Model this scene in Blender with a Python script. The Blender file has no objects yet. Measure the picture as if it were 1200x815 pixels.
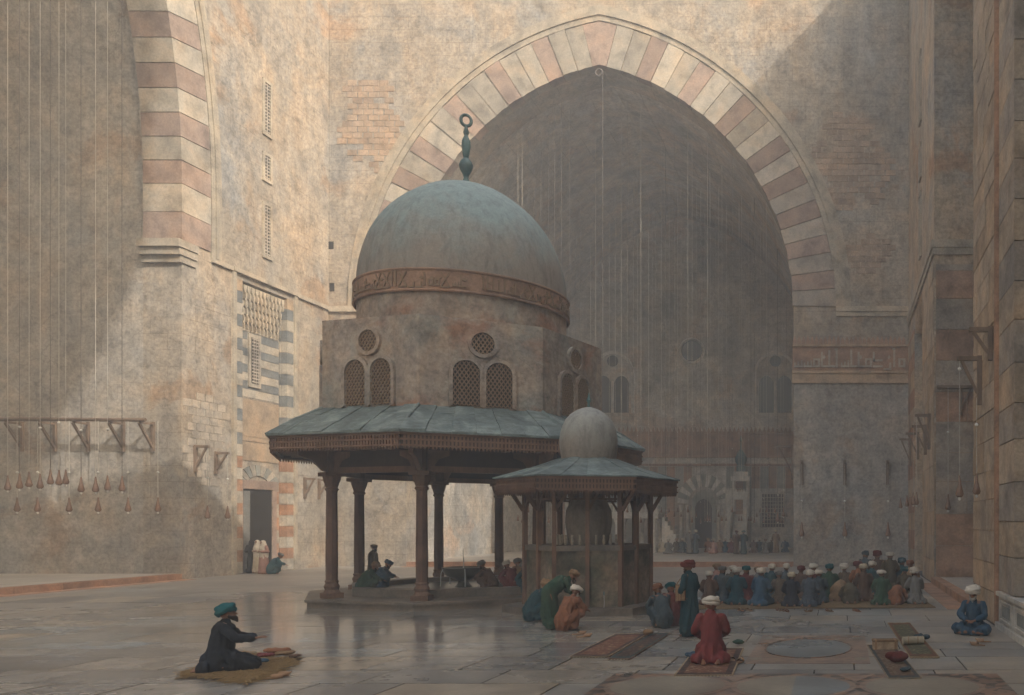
import bpy, bmesh, math, random
from mathutils import Vector, Matrix, Quaternion, noise
R_ = math.radians
S = bpy.context.scene
COL = S.collection
random.seed(7)

# ------------------------------------------------------------------ camera, sky, sun, exposure
EYE = 2.64
cam_d = bpy.data.cameras.new('camera')
cam = bpy.data.objects.new('camera', cam_d); COL.objects.link(cam)
cam.location = (0, 0, EYE); cam.rotation_euler = (R_(90), 0, 0)
cam_d.sensor_width = 36; cam_d.lens = 30.0
cam_d.shift_x = -385 / 1200; cam_d.shift_y = 203.5 / 1200
cam_d.clip_start = 0.1; cam_d.clip_end = 1000
S.camera = cam
SUN_A, SUN_K = 0.74, 1.0
sun_dir = Vector((-1, SUN_A, -SUN_K))
W = bpy.data.worlds.new('World'); S.world = W; W.use_nodes = True
nt = W.node_tree; nt.nodes.clear()
sky = nt.nodes.new('ShaderNodeTexSky'); sky.sky_type = 'NISHITA'; sky.sun_disc = False
sky.sun_elevation = math.atan(SUN_K / math.hypot(1, SUN_A)); sky.sun_rotation = math.atan2(1, -SUN_A)
sky.dust_density = 10.0; sky.air_density = 2.2; sky.ozone_density = 2.2
bg = nt.nodes.new('ShaderNodeBackground'); bg.inputs[1].default_value = 0.15
wo = nt.nodes.new('ShaderNodeOutputWorld')
nt.links.new(sky.outputs[0], bg.inputs[0]); nt.links.new(bg.outputs[0], wo.inputs[0])
sl = bpy.data.lights.new('sun', 'SUN'); sl.energy = 2.0; sl.angle = R_(0.45); sl.color = (1.0, 0.94, 0.86)
so = bpy.data.objects.new('sun', sl); COL.objects.link(so)
so.rotation_euler = sun_dir.to_track_quat('-Z', 'Y').to_euler(); so.location = (40, -30, 60)
S.view_settings.view_transform = 'Standard'; S.view_settings.look = 'None'
S.view_settings.exposure = 1.48; S.view_settings.gamma = 1.0
S.cycles.max_bounces = 8; S.cycles.diffuse_bounces = 5; S.cycles.glossy_bounces = 3
S.cycles.volume_bounces = 2; S.cycles.use_denoising = True

# ------------------------------------------------------------------ materials
def _mat(name):
    m = bpy.data.materials.new(name); m.use_nodes = True
    t = m.node_tree; b = t.nodes['Principled BSDF']
    return m, t, b
def nd(t, kind, **kw):
    n = t.nodes.new('ShaderNode' + kind)
    for k, v in kw.items():
        if k.startswith('i_'): n.inputs[k[2:].replace('_', ' ')].default_value = v
        else: setattr(n, k, v)
    return n
def noise_n(t, vec, scale, detail=4, rough=.55, dist=0):
    n = nd(t, 'TexNoise'); n.inputs['Scale'].default_value = scale; n.inputs['Detail'].default_value = detail
    n.inputs['Roughness'].default_value = rough; n.inputs['Distortion'].default_value = dist
    if vec is not None: t.links.new(vec, n.inputs['Vector'])
    return n.outputs['Fac']
def ramp(t, fac, stops):
    r = nd(t, 'ValToRGB'); e = r.color_ramp.elements
    while len(e) < len(stops): e.new(.5)
    for i, (p, c) in enumerate(stops):
        e[i].position = p; e[i].color = (c, c, c, 1) if not hasattr(c, '__len__') else (*c, 1)
    t.links.new(fac, r.inputs[0]); return r.outputs[0]
def mix(t, fac, a, b, mode='MIX'):
    m = nd(t, 'Mix', data_type='RGBA', blend_type=mode)
    for i, v in ((0, fac), (6, a), (7, b)):
        sock = m.inputs[i]
        if isinstance(v, bpy.types.NodeSocket): t.links.new(v, sock)
        elif hasattr(v, '__len__'): sock.default_value = (*v, 1)
        else: sock.default_value = v if i == 0 else (v, v, v, 1)
    return m.outputs[2]
def scaled(t, vec, s):
    m = nd(t, 'Mapping'); m.inputs['Scale'].default_value = s; t.links.new(vec, m.inputs[0]); return m.outputs[0]
def world_pos(t): return nd(t, 'NewGeometry').outputs['Position']
def bump(t, b, h, strength, dist=.05):
    n = nd(t, 'Bump'); n.inputs['Strength'].default_value = strength; n.inputs['Distance'].default_value = dist
    t.links.new(h, n.inputs['Height']); t.links.new(n.outputs[0], b.inputs['Normal'])

def wall_mat(name, c1, c2, c3, patch=(.57, .63), course=.75, block=1.5, joint=.5, sc=1.0, grey=(.30, .30, .29)):
    m, t, b = _mat(name); p = world_pos(t)
    n1 = noise_n(t, p, .11 * sc, 7, .6, .5)
    col = ramp(t, n1, [(.33, c2), (.5, c1), (.66, tuple(x * 1.12 for x in c1))])
    ng = noise_n(t, scaled(t, p, (1.3, 1.3, .8)), .17 * sc, 6, .62, .9)
    col = mix(t, ramp(t, ng, [(.5, 0), (.66, .75)]), col, grey)
    npch = noise_n(t, scaled(t, p, (1, 1, 1.25)), .23 * sc, 8, .62, .35)
    pm = ramp(t, npch, [(patch[0], 0), (patch[1], 1)])
    # masonry joints show where plaster is thin
    sx = nd(t, 'SeparateXYZ'); t.links.new(p, sx.inputs[0])
    ad = nd(t, 'Math', operation='ADD'); t.links.new(sx.outputs[0], ad.inputs[0]); t.links.new(sx.outputs[1], ad.inputs[1])
    cb = nd(t, 'CombineXYZ'); t.links.new(ad.outputs[0], cb.inputs[0]); t.links.new(sx.outputs[2], cb.inputs[1])
    wob = nd(t, 'TexNoise'); wob.inputs['Scale'].default_value = .8; wob.inputs['Detail'].default_value = 5; t.links.new(p, wob.inputs['Vector'])
    va = nd(t, 'VectorMath', operation='MULTIPLY_ADD'); t.links.new(wob.outputs['Color'], va.inputs[0])
    va.inputs[1].default_value = (.12, .12, 0); t.links.new(cb.outputs[0], va.inputs[2])
    br = nd(t, 'TexBrick'); t.links.new(va.outputs[0], br.inputs['Vector'])
    br.inputs['Scale'].default_value = 1; br.inputs['Brick Width'].default_value = block; br.inputs['Row Height'].default_value = course
    br.inputs['Mortar Size'].default_value = .012; br.inputs['Mortar Smooth'].default_value = .3
    br.inputs['Color1'].default_value = (.92, .92, .92, 1); br.inputs['Color2'].default_value = (1.06, 1.03, 1, 1); br.inputs['Mortar'].default_value = (.55, .5, .46, 1)
    nj = noise_n(t, p, .3, 5, .6)
    jm = ramp(t, nj, [(.38, 0.0), (.56, joint)])
    col = mix(t, pm, col, mix(t, noise_n(t, p, 1.1, 5), c3, tuple(x * 1.35 for x in c3)))
    col = mix(t, jm, col, br.outputs['Color'], 'MULTIPLY')
    st = noise_n(t, scaled(t, p, (1.1, 1.1, .13)), 1.0, 6, .66, .5)
    col = mix(t, 1.0, col, ramp(t, st, [(.3, .85), (.6, 1.03)]), 'MULTIPLY')
    fn = noise_n(t, p, 7, 6, .7)
    col = mix(t, 1.0, col, ramp(t, fn, [(.32, .7), (.5, 1.0), (.68, 1.2)]), 'MULTIPLY')
    md = noise_n(t, p, .9, 6, .7, .4)
    col = mix(t, 1.0, col, ramp(t, md, [(.33, .7), (.5, 1.0), (.7, 1.18)]), 'MULTIPLY')
    tint = noise_n(t, scaled(t, p, (1, 1, .7)), .45 * sc, 6, .65, .6)
    col = mix(t, 1.0, col, ramp(t, tint, [(.36, (.84, .88, .94)), (.5, (1, 1, 1)), (.64, (1.08, .99, .9))]), 'MULTIPLY')
    g2 = noise_n(t, p, 2.6, 7, .75, .3)
    col = mix(t, 1.0, col, ramp(t, g2, [(.34, .72), (.5, 1.0), (.66, 1.2)]), 'MULTIPLY')
    ck = nd(t, 'TexVoronoi', feature='DISTANCE_TO_EDGE'); ck.inputs['Scale'].default_value = .28 * sc
    cw = nd(t, 'VectorMath', operation='MULTIPLY_ADD'); t.links.new(wob.outputs['Color'], cw.inputs[0]); cw.inputs[1].default_value = (2.4, 2.4, 2.4); t.links.new(p, cw.inputs[2]); t.links.new(cw.outputs[0], ck.inputs['Vector'])
    cm = mix(t, ramp(t, noise_n(t, p, .2, 3), [(.5, 0), (.6, 1)]), 1.0, ramp(t, ck.outputs['Distance'], [(.003, .72), (.01, 1)]))
    col = mix(t, 1.0, col, cm, 'MULTIPLY')
    t.links.new(col, b.inputs['Base Color']); b.inputs['Roughness'].default_value = .93; b.inputs['Specular IOR Level'].default_value = .15
    h = mix(t, .5, fn, mix(t, .5, md, pm))
    bump(t, b, h, .55, .06)
    return m
PL = wall_mat('sandy_plaster', (.345, .298, .24), (.29, .252, .205), (.285, .215, .155), joint=.85)
PLG = wall_mat('grey_plaster', (.36, .328, .285), (.29, .265, .232), (.28, .225, .175), joint=.35)
PLH = wall_mat('hall_plaster', (.475, .445, .40), (.41, .385, .345), (.40, .33, .275), joint=.9)  # same stone as the court walls, made paler to brighten the dim hall
PLR = wall_mat('bounce_warmed_plaster', (.39, .31, .225), (.32, .26, .19), (.30, .20, .13), joint=.6)  # warm bounced sunlight is put into this plaster's colour

def stone_mat(name, c, var=.16, rough=.88, grain=6, spec=.2):
    m, t, b = _mat(name); p = world_pos(t)
    oi = nd(t, 'ObjectInfo').outputs['Random']
    n1 = noise_n(t, p, 1.3, 6, .62, .3); fn = noise_n(t, p, grain * 2, 5, .7)
    lo = tuple(x * (1 - var) for x in c); hi = tuple(x * (1 + var) for x in c)
    col = mix(t, oi, lo, hi)
    col = mix(t, 1, col, ramp(t, n1, [(.3, .62), (.5, 1.0), (.68, 1.2)]), 'MULTIPLY')
    col = mix(t, 1, col, ramp(t, noise_n(t, p, .5, 6, .7, .4), [(.35, (.72, .74, .78)), (.5, (1, 1, 1)), (.65, (1.12, 1.02, .92))]), 'MULTIPLY')
    col = mix(t, 1, col, ramp(t, fn, [(.32, .78), (.68, 1.18)]), 'MULTIPLY')
    t.links.new(col, b.inputs['Base Color']); b.inputs['Roughness'].default_value = rough; b.inputs['Specular IOR Level'].default_value = spec
    bump(t, b, mix(t, .5, fn, n1), .45, .03)
    return m
RED = stone_mat('red_stone', (.28, .21, .172), .2); WHT = stone_mat('pale_stone', (.345, .308, .255), .2)
GRY = stone_mat('grey_stone', (.34, .30, .255)); MLD = stone_mat('moulding_stone', (.38, .33, .26), .08)
BLU = stone_mat('blue_grey_stone', (.24, .245, .225)); OCH = stone_mat('ochre_stone', (.39, .285, .19), .12)
ASH = stone_mat('ashlar_stone', (.38, .30, .22), .1); DRK = stone_mat('dark_ashlar_stone', (.30, .255, .21), .1)
TER = stone_mat('terracotta_kerb', (.34, .20, .13), .1); CAR = stone_mat('carved_stone', (.33, .21, .145), .1)
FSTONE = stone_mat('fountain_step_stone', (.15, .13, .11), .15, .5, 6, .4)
MARB = stone_mat('veined_marble', (.52, .49, .44), .1, .5, 3, .4)
BOWL = stone_mat('green_black_stone', (.055, .065, .06), .2, .3, 4, .5)

def wood_mat(name, c, rough=.7):
    m, t, b = _mat(name); tc = nd(t, 'TexCoord').outputs['Object']; p = world_pos(t)
    g = noise_n(t, scaled(t, tc, (9, 9, 1.2)), 2.5, 6, .65, .8); n2 = noise_n(t, p, 1.7, 5)
    oi = nd(t, 'ObjectInfo').outputs['Random']
    col = mix(t, g, tuple(x * .6 for x in c), tuple(x * 1.5 for x in c))
    col = mix(t, 1, col, ramp(t, n2, [(.3, .7), (.7, 1.3)]), 'MULTIPLY')
    col = mix(t, 1, col, mix(t, oi, .85, 1.15), 'MULTIPLY')
    t.links.new(col, b.inputs['Base Color']); b.inputs['Roughness'].default_value = rough; b.inputs['Specular IOR Level'].default_value = .3
    bump(t, b, g, .4, .02); return m
WD = wood_mat('dark_carved_wood', (.115, .066, .045)); WR = wood_mat('reddish_wood', (.15, .086, .056)); WL = wood_mat('weathered_wood', (.17, .12, .085))
WB = wood_mat('near_black_wood', (.05, .034, .027))  # darkest wood tone, for carved boards, eave boards and ceilings

def lead_mat(name):
    m, t, b = _mat(name); p = world_pos(t); oi = nd(t, 'ObjectInfo').outputs['Random']
    n1 = noise_n(t, p, 1.5, 7, .65, .6); n2 = noise_n(t, scaled(t, p, (1, 1, 3)), 5, 6, .7, .5)
    col = ramp(t, n1, [(.3, (.075, .092, .09)), (.5, (.13, .168, .163)), (.68, (.23, .27, .255))])
    col = mix(t, 1, col, ramp(t, n2, [(.3, .6), (.65, 1.2)]), 'MULTIPLY')
    col = mix(t, 1, col, mix(t, oi, .8, 1.2), 'MULTIPLY')
    t.links.new(col, b.inputs['Base Color']); b.inputs['Roughness'].default_value = .62; b.inputs['Specular IOR Level'].default_value = .4
    bump(t, b, n2, .5, .03); return m
LEAD = lead_mat('verdigris_lead')

def dome_mat(name, top, low, z0, z1):
    m, t, b = _mat(name); p = world_pos(t)
    sx = nd(t, 'SeparateXYZ'); t.links.new(p, sx.inputs[0])
    n1 = noise_n(t, p, .9, 7, .62, .5)
    mr = nd(t, 'MapRange'); mr.inputs['From Min'].default_value = z0; mr.inputs['From Max'].default_value = z1
    mr.inputs['To Min'].default_value = -.25; mr.inputs['To Max'].default_value = .75
    t.links.new(sx.outputs[2], mr.inputs[0])
    ad = nd(t, 'Math', operation='ADD'); t.links.new(mr.outputs[0], ad.inputs[0]); t.links.new(n1, ad.inputs[1])
    col = ramp(t, ad.outputs[0], [(.35, low), (.85, top)])     # cool sky light painted on the crown, broken up by patina noise
    n2 = noise_n(t, scaled(t, p, (1.5, 1.5, .5)), 3, 6, .7, .4); n3 = noise_n(t, p, 14, 5, .7)
    col = mix(t, 1, col, ramp(t, n2, [(.3, .66), (.5, 1.0), (.66, 1.16)]), 'MULTIPLY')
    col = mix(t, 1, col, ramp(t, n3, [(.3, .86), (.7, 1.12)]), 'MULTIPLY')
    t.links.new(col, b.inputs['Base Color']); b.inputs['Roughness'].default_value = .72; b.inputs['Specular IOR Level'].default_value = .35
    bump(t, b, mix(t, .5, n2, n3), .4, .03); return m
DOME = dome_mat('weathered_skylit_dome_lead', (.20, .26, .265), (.235, .208, .178), 10.5, 14.5)
DOME2 = dome_mat('weathered_skylit_small_dome', (.29, .29, .268), (.23, .20, .17), 4.4, 6.2)
BRONZE = stone_mat('verdigris_bronze', (.06, .13, .135), .1, .5, 8, .5)
DRUM = wall_mat('drum_plaster', (.34, .28, .23), (.265, .222, .185), (.27, .165, .118), patch=(.55, .66), joint=0, sc=2.6, grey=(.27, .275, .25))
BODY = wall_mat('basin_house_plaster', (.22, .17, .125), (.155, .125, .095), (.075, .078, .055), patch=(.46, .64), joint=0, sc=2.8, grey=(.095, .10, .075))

def plain_mat(name, c, rough=.8, spec=.3, sc=9, var=.3, metal=0):
    m, t, b = _mat(name); tc = nd(t, 'TexCoord').outputs['Object']
    n = noise_n(t, tc, sc, 5, .6); oi = nd(t, 'ObjectInfo').outputs['Random']
    col = mix(t, n, tuple(x * (1 - var) for x in c), tuple(min(1, x * (1 + var)) for x in c))
    col = mix(t, 1, col, mix(t, oi, .85, 1.15), 'MULTIPLY')
    t.links.new(col, b.inputs['Base Color']); b.inputs['Roughness'].default_value = rough; b.inputs['Specular IOR Level'].default_value = spec
    b.inputs['Metallic'].default_value = metal
    bump(t, b, n, .25, .02); return m
def cloth(name, c): return plain_mat(name + '_cloth', c, .9, .15, 7, .5)
CL = {k: cloth(k, v) for k, v in dict(navy=(.022, .026, .034), teal=(.02, .062, .075), blue=(.04, .082, .125), green=(.035, .07, .045), red=(.15, .035, .034),
      brown=(.10, .058, .038), orange=(.22, .095, .05), maroon=(.12, .03, .026), grey=(.15, .145, .135), olive=(.085, .07, .045), white=(.50, .45, .38),
      rose=(.36, .20, .16), slate=(.055, .075, .085), dteal=(.016, .055, .068), black=(.016, .016, .017), tan=(.22, .14, .08), cream=(.42, .35, .25), peacock=(.014, .085, .095)).items()}
SKIN = plain_mat('brown_skin', (.20, .095, .055), .6, .35, 20, .12); EYE_M = plain_mat('dark_eye', (.02, .015, .012), .3, .5)
HAIR = plain_mat('dark_beard', (.03, .022, .017), .9, .1, 40, .4); GREYHAIR = plain_mat('grey_beard', (.3, .28, .25), .9, .1, 40, .3)
DARK = plain_mat('interior_shade', (.028, .025, .022), .9, .1); LATT = plain_mat('plaster_lattice', (.20, .135, .085), .85, .2)  # near-black fill that paints the shade inside openings
ROPE = plain_mat('pale_chain', (.42, .39, .34), .7, .3, 14, .95); LAMP = plain_mat('amber_brown_glass', (.19, .105, .065), .25, .6, 12, .3)
GLINT = plain_mat('white_glass_glint', (.62, .6, .56), .15, .7, 12, .1); ROPED = plain_mat('dark_chain', (.09, .075, .065), .7, .3, 30, .4)
LEATHER = plain_mat('tan_leather', (.26, .15, .08), .6, .3, 15, .3); STRAW = plain_mat('ochre_straw', (.27, .18, .085), .9, .15, 18, .5)
def glass_mat(name, c):
    m, t, b = _mat(name); b.inputs['Base Color'].default_value = (*c, 1); b.inputs['Roughness'].default_value = .25; return m
PANE = glass_mat('dim_window_glass', (.02, .026, .028))
STR = stone_mat('grey_stripe_stone', (.165, .175, .175), .1)
CRM = stone_mat('cream_stripe_stone', (.385, .345, .285), .08)
PNL = stone_mat('soft_ochre_panel', (.345, .265, .19), .08)
def water_mat():
    m, t, b = _mat('fountain_water'); b.inputs['Base Color'].default_value = (.8, .83, .83, 1); b.inputs['Roughness'].default_value = .12
    b.inputs['Transmission Weight'].default_value = .5; b.inputs['IOR'].default_value = 1.33; return m
WATER = water_mat()

def floor_mat(name, c, lines=False, rnd=True):
    m, t, b = _mat(name); p = world_pos(t)
    n1 = noise_n(t, p, .35, 6, .6, .5); n2 = noise_n(t, p, 1.4, 5, .6, .2); n3 = noise_n(t, p, 11, 5, .7)
    col = ramp(t, n1, [(.34, tuple(x * .8 for x in c)), (.55, c), (.7, (c[0] * .92, c[1] * 1.06, c[2] * 1.2))])
    if rnd:
        oi = nd(t, 'ObjectInfo').outputs['Random']
        col = mix(t, 1, col, ramp(t, oi, [(0, (.66, .68, .72)), (.45, (1.0, 1.0, 1.0)), (.8, (1.22, 1.1, .95)), (1, (.82, 1.0, 1.16))]), 'MULTIPLY')
    col = mix(t, 1, col, ramp(t, n2, [(.3, .74), (.68, 1.15)]), 'MULTIPLY')
    col = mix(t, 1, col, ramp(t, n3, [(.3, .85), (.7, 1.12)]), 'MULTIPLY')
    if lines:
        br = nd(t, 'TexBrick'); t.links.new(p, br.inputs['Vector'])
        br.inputs['Scale'].default_value = 1; br.inputs['Brick Width'].default_value = 2.1; br.inputs['Row Height'].default_value = 1.25
        br.inputs['Mortar Size'].default_value = .02; br.inputs['Color1'].default_value = (.9, .9, .92, 1); br.inputs['Color2'].default_value = (1.08, 1.05, 1, 1); br.inputs['Mortar'].default_value = (.5, .48, .46, 1)
        col = mix(t, 1, col, br.outputs['Color'], 'MULTIPLY')
    t.links.new(col, b.inputs['Base Color'])
    w = noise_n(t, p, .28, 5, .6, .4)
    dv = nd(t, 'VectorMath', operation='DISTANCE'); t.links.new(p, dv.inputs[0]); dv.inputs[1].default_value = (-12, 24.5, 0)
    wet = nd(t, 'MapRange'); wet.inputs['From Min'].default_value = 4; wet.inputs['From Max'].default_value = 17; wet.inputs['To Min'].default_value = 0; wet.inputs['To Max'].default_value = .6; t.links.new(dv.outputs['Value'], wet.inputs[0])
    wa = nd(t, 'Math', operation='ADD'); t.links.new(w, wa.inputs[0]); t.links.new(wet.outputs[0], wa.inputs[1])     # splashed water pools round the fountains
    t.links.new(mix(t, .12, ramp(t, wa.outputs[0], [(.42, .035), (.75, .2), (1.1, .36)]), n2), b.inputs['Roughness'])
    b.inputs['Specular IOR Level'].default_value = .5
    bump(t, b, n3, .05, .01); return m
FL_SLAB = floor_mat('wet_paving_stone', (.29, .265, .232)); FL_BASE = floor_mat('wet_floor_base', (.29, .265, .235), True, False)
FL_GROUT = plain_mat('dark_grout', (.06, .052, .045), .8)
FL_IWAN = floor_mat('hall_floor_stone', (.42, .385, .34), True, False)

# ------------------------------------------------------------------ mesh helpers
class MB:
    def __init__(s): s.v = []; s.f = []; s.mi = []; s.M = None; s.cur = 0
    def add(s, vs, fs):
        o = len(s.v)
        for v in vs:
            v = Vector(v); s.v.append(tuple(s.M @ v) if s.M else tuple(v))
        for f in fs: s.f.append([i + o for i in f]); s.mi.append(s.cur)
        return s
    def box(s, x0, x1, y0, y1, z0, z1):
        return s.add([(x0,y0,z0),(x1,y0,z0),(x1,y1,z0),(x0,y1,z0),(x0,y0,z1),(x1,y0,z1),(x1,y1,z1),(x0,y1,z1)],
                     [(0,3,2,1),(4,5,6,7),(0,1,5,4),(1,2,6,5),(2,3,7,6),(3,0,4,7)])
    def prism(s, poly, d0, d1, mp=lambda u, v, d: (u, v, d)):
        n = len(poly)
        return s.add([mp(u, v, d0) for u, v in poly] + [mp(u, v, d1) for u, v in poly],
                     [list(range(n))[::-1], list(range(n, 2 * n))] + [(i, (i + 1) % n, n + (i + 1) % n, n + i) for i in range(n)])
    def lathe(s, prof, n=24, c=(0, 0), ph=0, caps=True):
        vs = []; m = len(prof)
        for k in range(n):
            a = ph + 2 * math.pi * k / n
            for r, z in prof: vs.append((c[0] + r * math.sin(a), c[1] - r * math.cos(a), z))
        fs = [(k * m + i, ((k + 1) % n) * m + i, ((k + 1) % n) * m + i + 1, k * m + i + 1) for k in range(n) for i in range(m - 1)]
        if caps: fs += [[k * m for k in range(n)][::-1], [k * m + m - 1 for k in range(n)]]
        return s.add(vs, fs)
    def tube(s, pts, r, n=6, closed=False):
        pts = [Vector(p) for p in pts]; m = len(pts); rs = r if hasattr(r, '__len__') else [r] * m
        vs = []; up = None
        for i, p in enumerate(pts):
            a = pts[(i - 1) % m] if (i > 0 or closed) else p; b = pts[(i + 1) % m] if (i < m - 1 or closed) else p
            d = (b - a).normalized()
            if up is None: up = d.orthogonal().normalized()
            up = (up - d * up.dot(d)).normalized(); sd = d.cross(up)
            for k in range(n):
                t = 2 * math.pi * k / n; vs.append(p + (up * math.cos(t) + sd * math.sin(t)) * rs[i])
        L = m if closed else m - 1
        fs = [(i * n + k, i * n + (k + 1) % n, ((i + 1) % m) * n + (k + 1) % n, ((i + 1) % m) * n + k) for i in range(L) for k in range(n)]
        if not closed: fs += [list(range(n))[::-1], list(range((m - 1) * n, m * n))]
        return s.add(vs, fs)
    def bar(s, p, q, w, h=None):
        h = h or w; p = Vector(p); q = Vector(q); d = (q - p).normalized()
        u = Vector((0, 0, 1)) if abs(d.z) < .9 else Vector((1, 0, 0))
        a = d.cross(u).normalized() * w / 2; b = a.normalized().cross(d).normalized() * h / 2
        vs = [e + sa * a + sb * b for e in (p, q) for sa, sb in ((-1, -1), (1, -1), (1, 1), (-1, 1))]
        return s.add(vs, [(0,1,2,3),(7,6,5,4),(0,4,5,1),(1,5,6,2),(2,6,7,3),(3,7,4,0)])
    def capsule(s, p, q, r0, r1=None, n=10):
        r1 = r0 if r1 is None else r1; p = Vector(p); q = Vector(q); d = q - p
        d = d.normalized() if d.length > 1e-6 else Vector((0, 0, 1))
        pts = []; rs = []
        for a in (-88, -60, -30, 0): pts.append(p + d * r0 * math.sin(R_(a))); rs.append(r0 * math.cos(R_(a)))
        for a in (0, 30, 60, 88): pts.append(q + d * r1 * math.sin(R_(a)) + d * 1e-4); rs.append(r1 * math.cos(R_(a)))
        return s.tube(pts, rs, n)
    def ell(s, c, rad, n=12):
        pr = [(math.cos(R_(a)), math.sin(R_(a))) for a in range(-88, 90, 16)]
        o = len(s.v); M0 = s.M; T = Matrix.Translation(Vector(c)) @ Matrix.Diagonal((*rad, 1))
        s.M = (M0 @ T) if M0 else T; s.lathe(pr, n); s.M = M0; return s
    def mesh(s, name, mats=None, smooth=False, recalc=True):
        me = bpy.data.meshes.new(name); me.from_pydata(s.v, [], s.f)
        for m in (mats if isinstance(mats, (list, tuple)) else [mats] if mats else []): me.materials.append(m)
        me.polygons.foreach_set('material_index', s.mi)
        if recalc:
            b = bmesh.new(); b.from_mesh(me); bmesh.ops.recalc_face_normals(b, faces=b.faces); b.to_mesh(me); b.free()
        if smooth:
            me.polygons.foreach_set('use_smooth', [True] * len(me.polygons))
            me.set_sharp_from_angle(angle=R_(38))
        me.update(); return me
    def build(s, name, mats, parent=None, smooth=False, loc=None):
        return put(name, s.mesh(name, mats, smooth), parent, loc)
def put(name, me, parent=None, loc=None, rot=None, mat=None):
    o = bpy.data.objects.new(name, me); COL.objects.link(o)
    if parent: o.parent = parent
    if loc is not None: o.location = loc
    if rot is not None: o.rotation_euler = rot
    if mat is not None and me.materials:
        o.material_slots[0].link = 'OBJECT'; o.material_slots[0].material = mat
    return o
def tag(o, label, cat, group=None):
    o['label'] = label; o['category'] = cat
    if group: o['group'] = group
    return o
def thing(name, label, cat, loc=(0, 0, 0), rz=0, group=None):
    o = bpy.data.objects.new(name, None); COL.objects.link(o); o.location = loc; o.rotation_euler = (0, 0, rz); o.empty_display_size = .2
    return tag(o, label, cat, group)
def structure(o): o['kind'] = 'structure'; return o
def stuff(o): o['kind'] = 'stuff'; return o
def fl(px, py, z=0):                         # floor point seen at a photo pixel
    s = (py - 611) / (EYE - z); return ((px - 985) / s, 1000 / s)
def arch_curve(w, h, n=20):                  # pointed two-centred arch, left spring -> apex -> right spring
    c = (h * h - w * w) / (2 * w); r = w + c; am = math.acos(c / r)
    rt = [(-c + r * math.cos(am * i / n), r * math.sin(am * i / n)) for i in range(n + 1)]
    return [(-u, v) for u, v in rt] + rt[::-1][1:]
FAR = 50.0; LX = -30.0; RX = 4.0
mF = lambda u, z, d: (u, FAR - d, z)          # far wall: u = X, d = out of the wall towards the court
mL = lambda u, z, d: (LX + d, u, z)           # left wall: u = Y
mR = lambda u, z, d: (RX - d, u, z)           # right wall: u = Y
mQ = lambda u, z, d: (u, 76.0 - d, z)         # prayer wall at the back of the far hall

def arched_wall(mb, mp, u0, u1, ztop, uc, zs, curve, th, zb=-.3):
    zt = ztop if callable(ztop) else (lambda u: ztop)
    w = curve[-1][0]; pts = [(uc + u, zs + v) for u, v in curve]
    def quad(a, b, c, d):
        for dd in (0, -th): mb.add([mp(*p, dd) for p in (a, b, c, d)], [(0, 1, 2, 3)])
    quad((u0, zb), (uc - w, zb), (uc - w, zt(uc - w)), (u0, zt(u0)))
    quad((uc + w, zb), (u1, zb), (u1, zt(u1)), (uc + w, zt(uc + w)))
    for a, b in zip(pts, pts[1:]): quad(a, b, (b[0], zt(b[0])), (a[0], zt(a[0])))
    rim = [(uc - w, zb)] + pts + [(uc + w, zb)]
    for a, b in zip(rim, rim[1:]): mb.add([mp(*a, 0), mp(*b, 0), mp(*b, -th), mp(*a, -th)], [(0, 1, 2, 3)])
    tp = [(u0, zt(u0))] + [(p[0], zt(p[0])) for p in pts] + [(u1, zt(u1))]
    for a, b in zip(tp, tp[1:]): mb.add([mp(*a, 0), mp(*b, 0), mp(*b, -th), mp(*a, -th)], [(0, 1, 2, 3)])
    for u in (u0, u1): mb.add([mp(u, zb, 0), mp(u, zt(u), 0), mp(u, zt(u), -th), mp(u, zb, -th)], [(0, 1, 2, 3)])
def band(mb, mp, outer, inner, d0, d1):       # solid strip between two matching polylines
    for i in range(len(outer) - 1):
        a, b, c, d = outer[i], outer[i + 1], inner[i + 1], inner[i]
        mb.prism([a, b, c, d], d0, d1, mp)

# ------------------------------------------------------------------ ground, paving
mb = MB(); mb.box(-80, 60, -60, 120, -.8, -.03); structure(mb.build('ground', FL_GROUT))
mb = MB(); mb.box(-29.9, 3.9, 35.0, 49.9, -.2, -.004); mb.box(-29.9, 3.9, -17, 11.4, -.2, -.004); mb.box(-29.9, -28, 11.4, 35, -.2, -.004)
floor = structure(mb.build('floor', FL_BASE))
rs = random.Random(3); y = 11.4; cnt = 0; rows = []
while y < 35: d = rs.choice((1.0, 1.25, 1.25, 1.5)) * (1 if y < 24 else 1.5); rows.append((y, min(d, 35 - y))); y += d
for (y, d) in rows:
    x0 = max(-28, (0 - 985) / 1000 * (y + d) - 1.5); x = 3.9
    if d < .2: continue
    while x > -28:
        L = rs.uniform(1.3, 2.9) * (1 if y < 24 else 1.4)
        if x < x0: L = x + 28
        xl = max(-28, x - L)
        if xl - -28 < .5: xl = -28
        z = rs.uniform(-.004, .0)
        hx, hy = (x - xl) / 2 - .016, d / 2 - .02
        m = MB(); m.box(-hx, hx, -hy, hy, -.08, 0)
        o = m.build('paving_slab', FL_SLAB, floor, False, ((x + xl) / 2, y + d / 2, z)); o.rotation_euler = (rs.uniform(-.0015, .0015), rs.uniform(-.0015, .0015), 0); cnt += 1; x = xl
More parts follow.
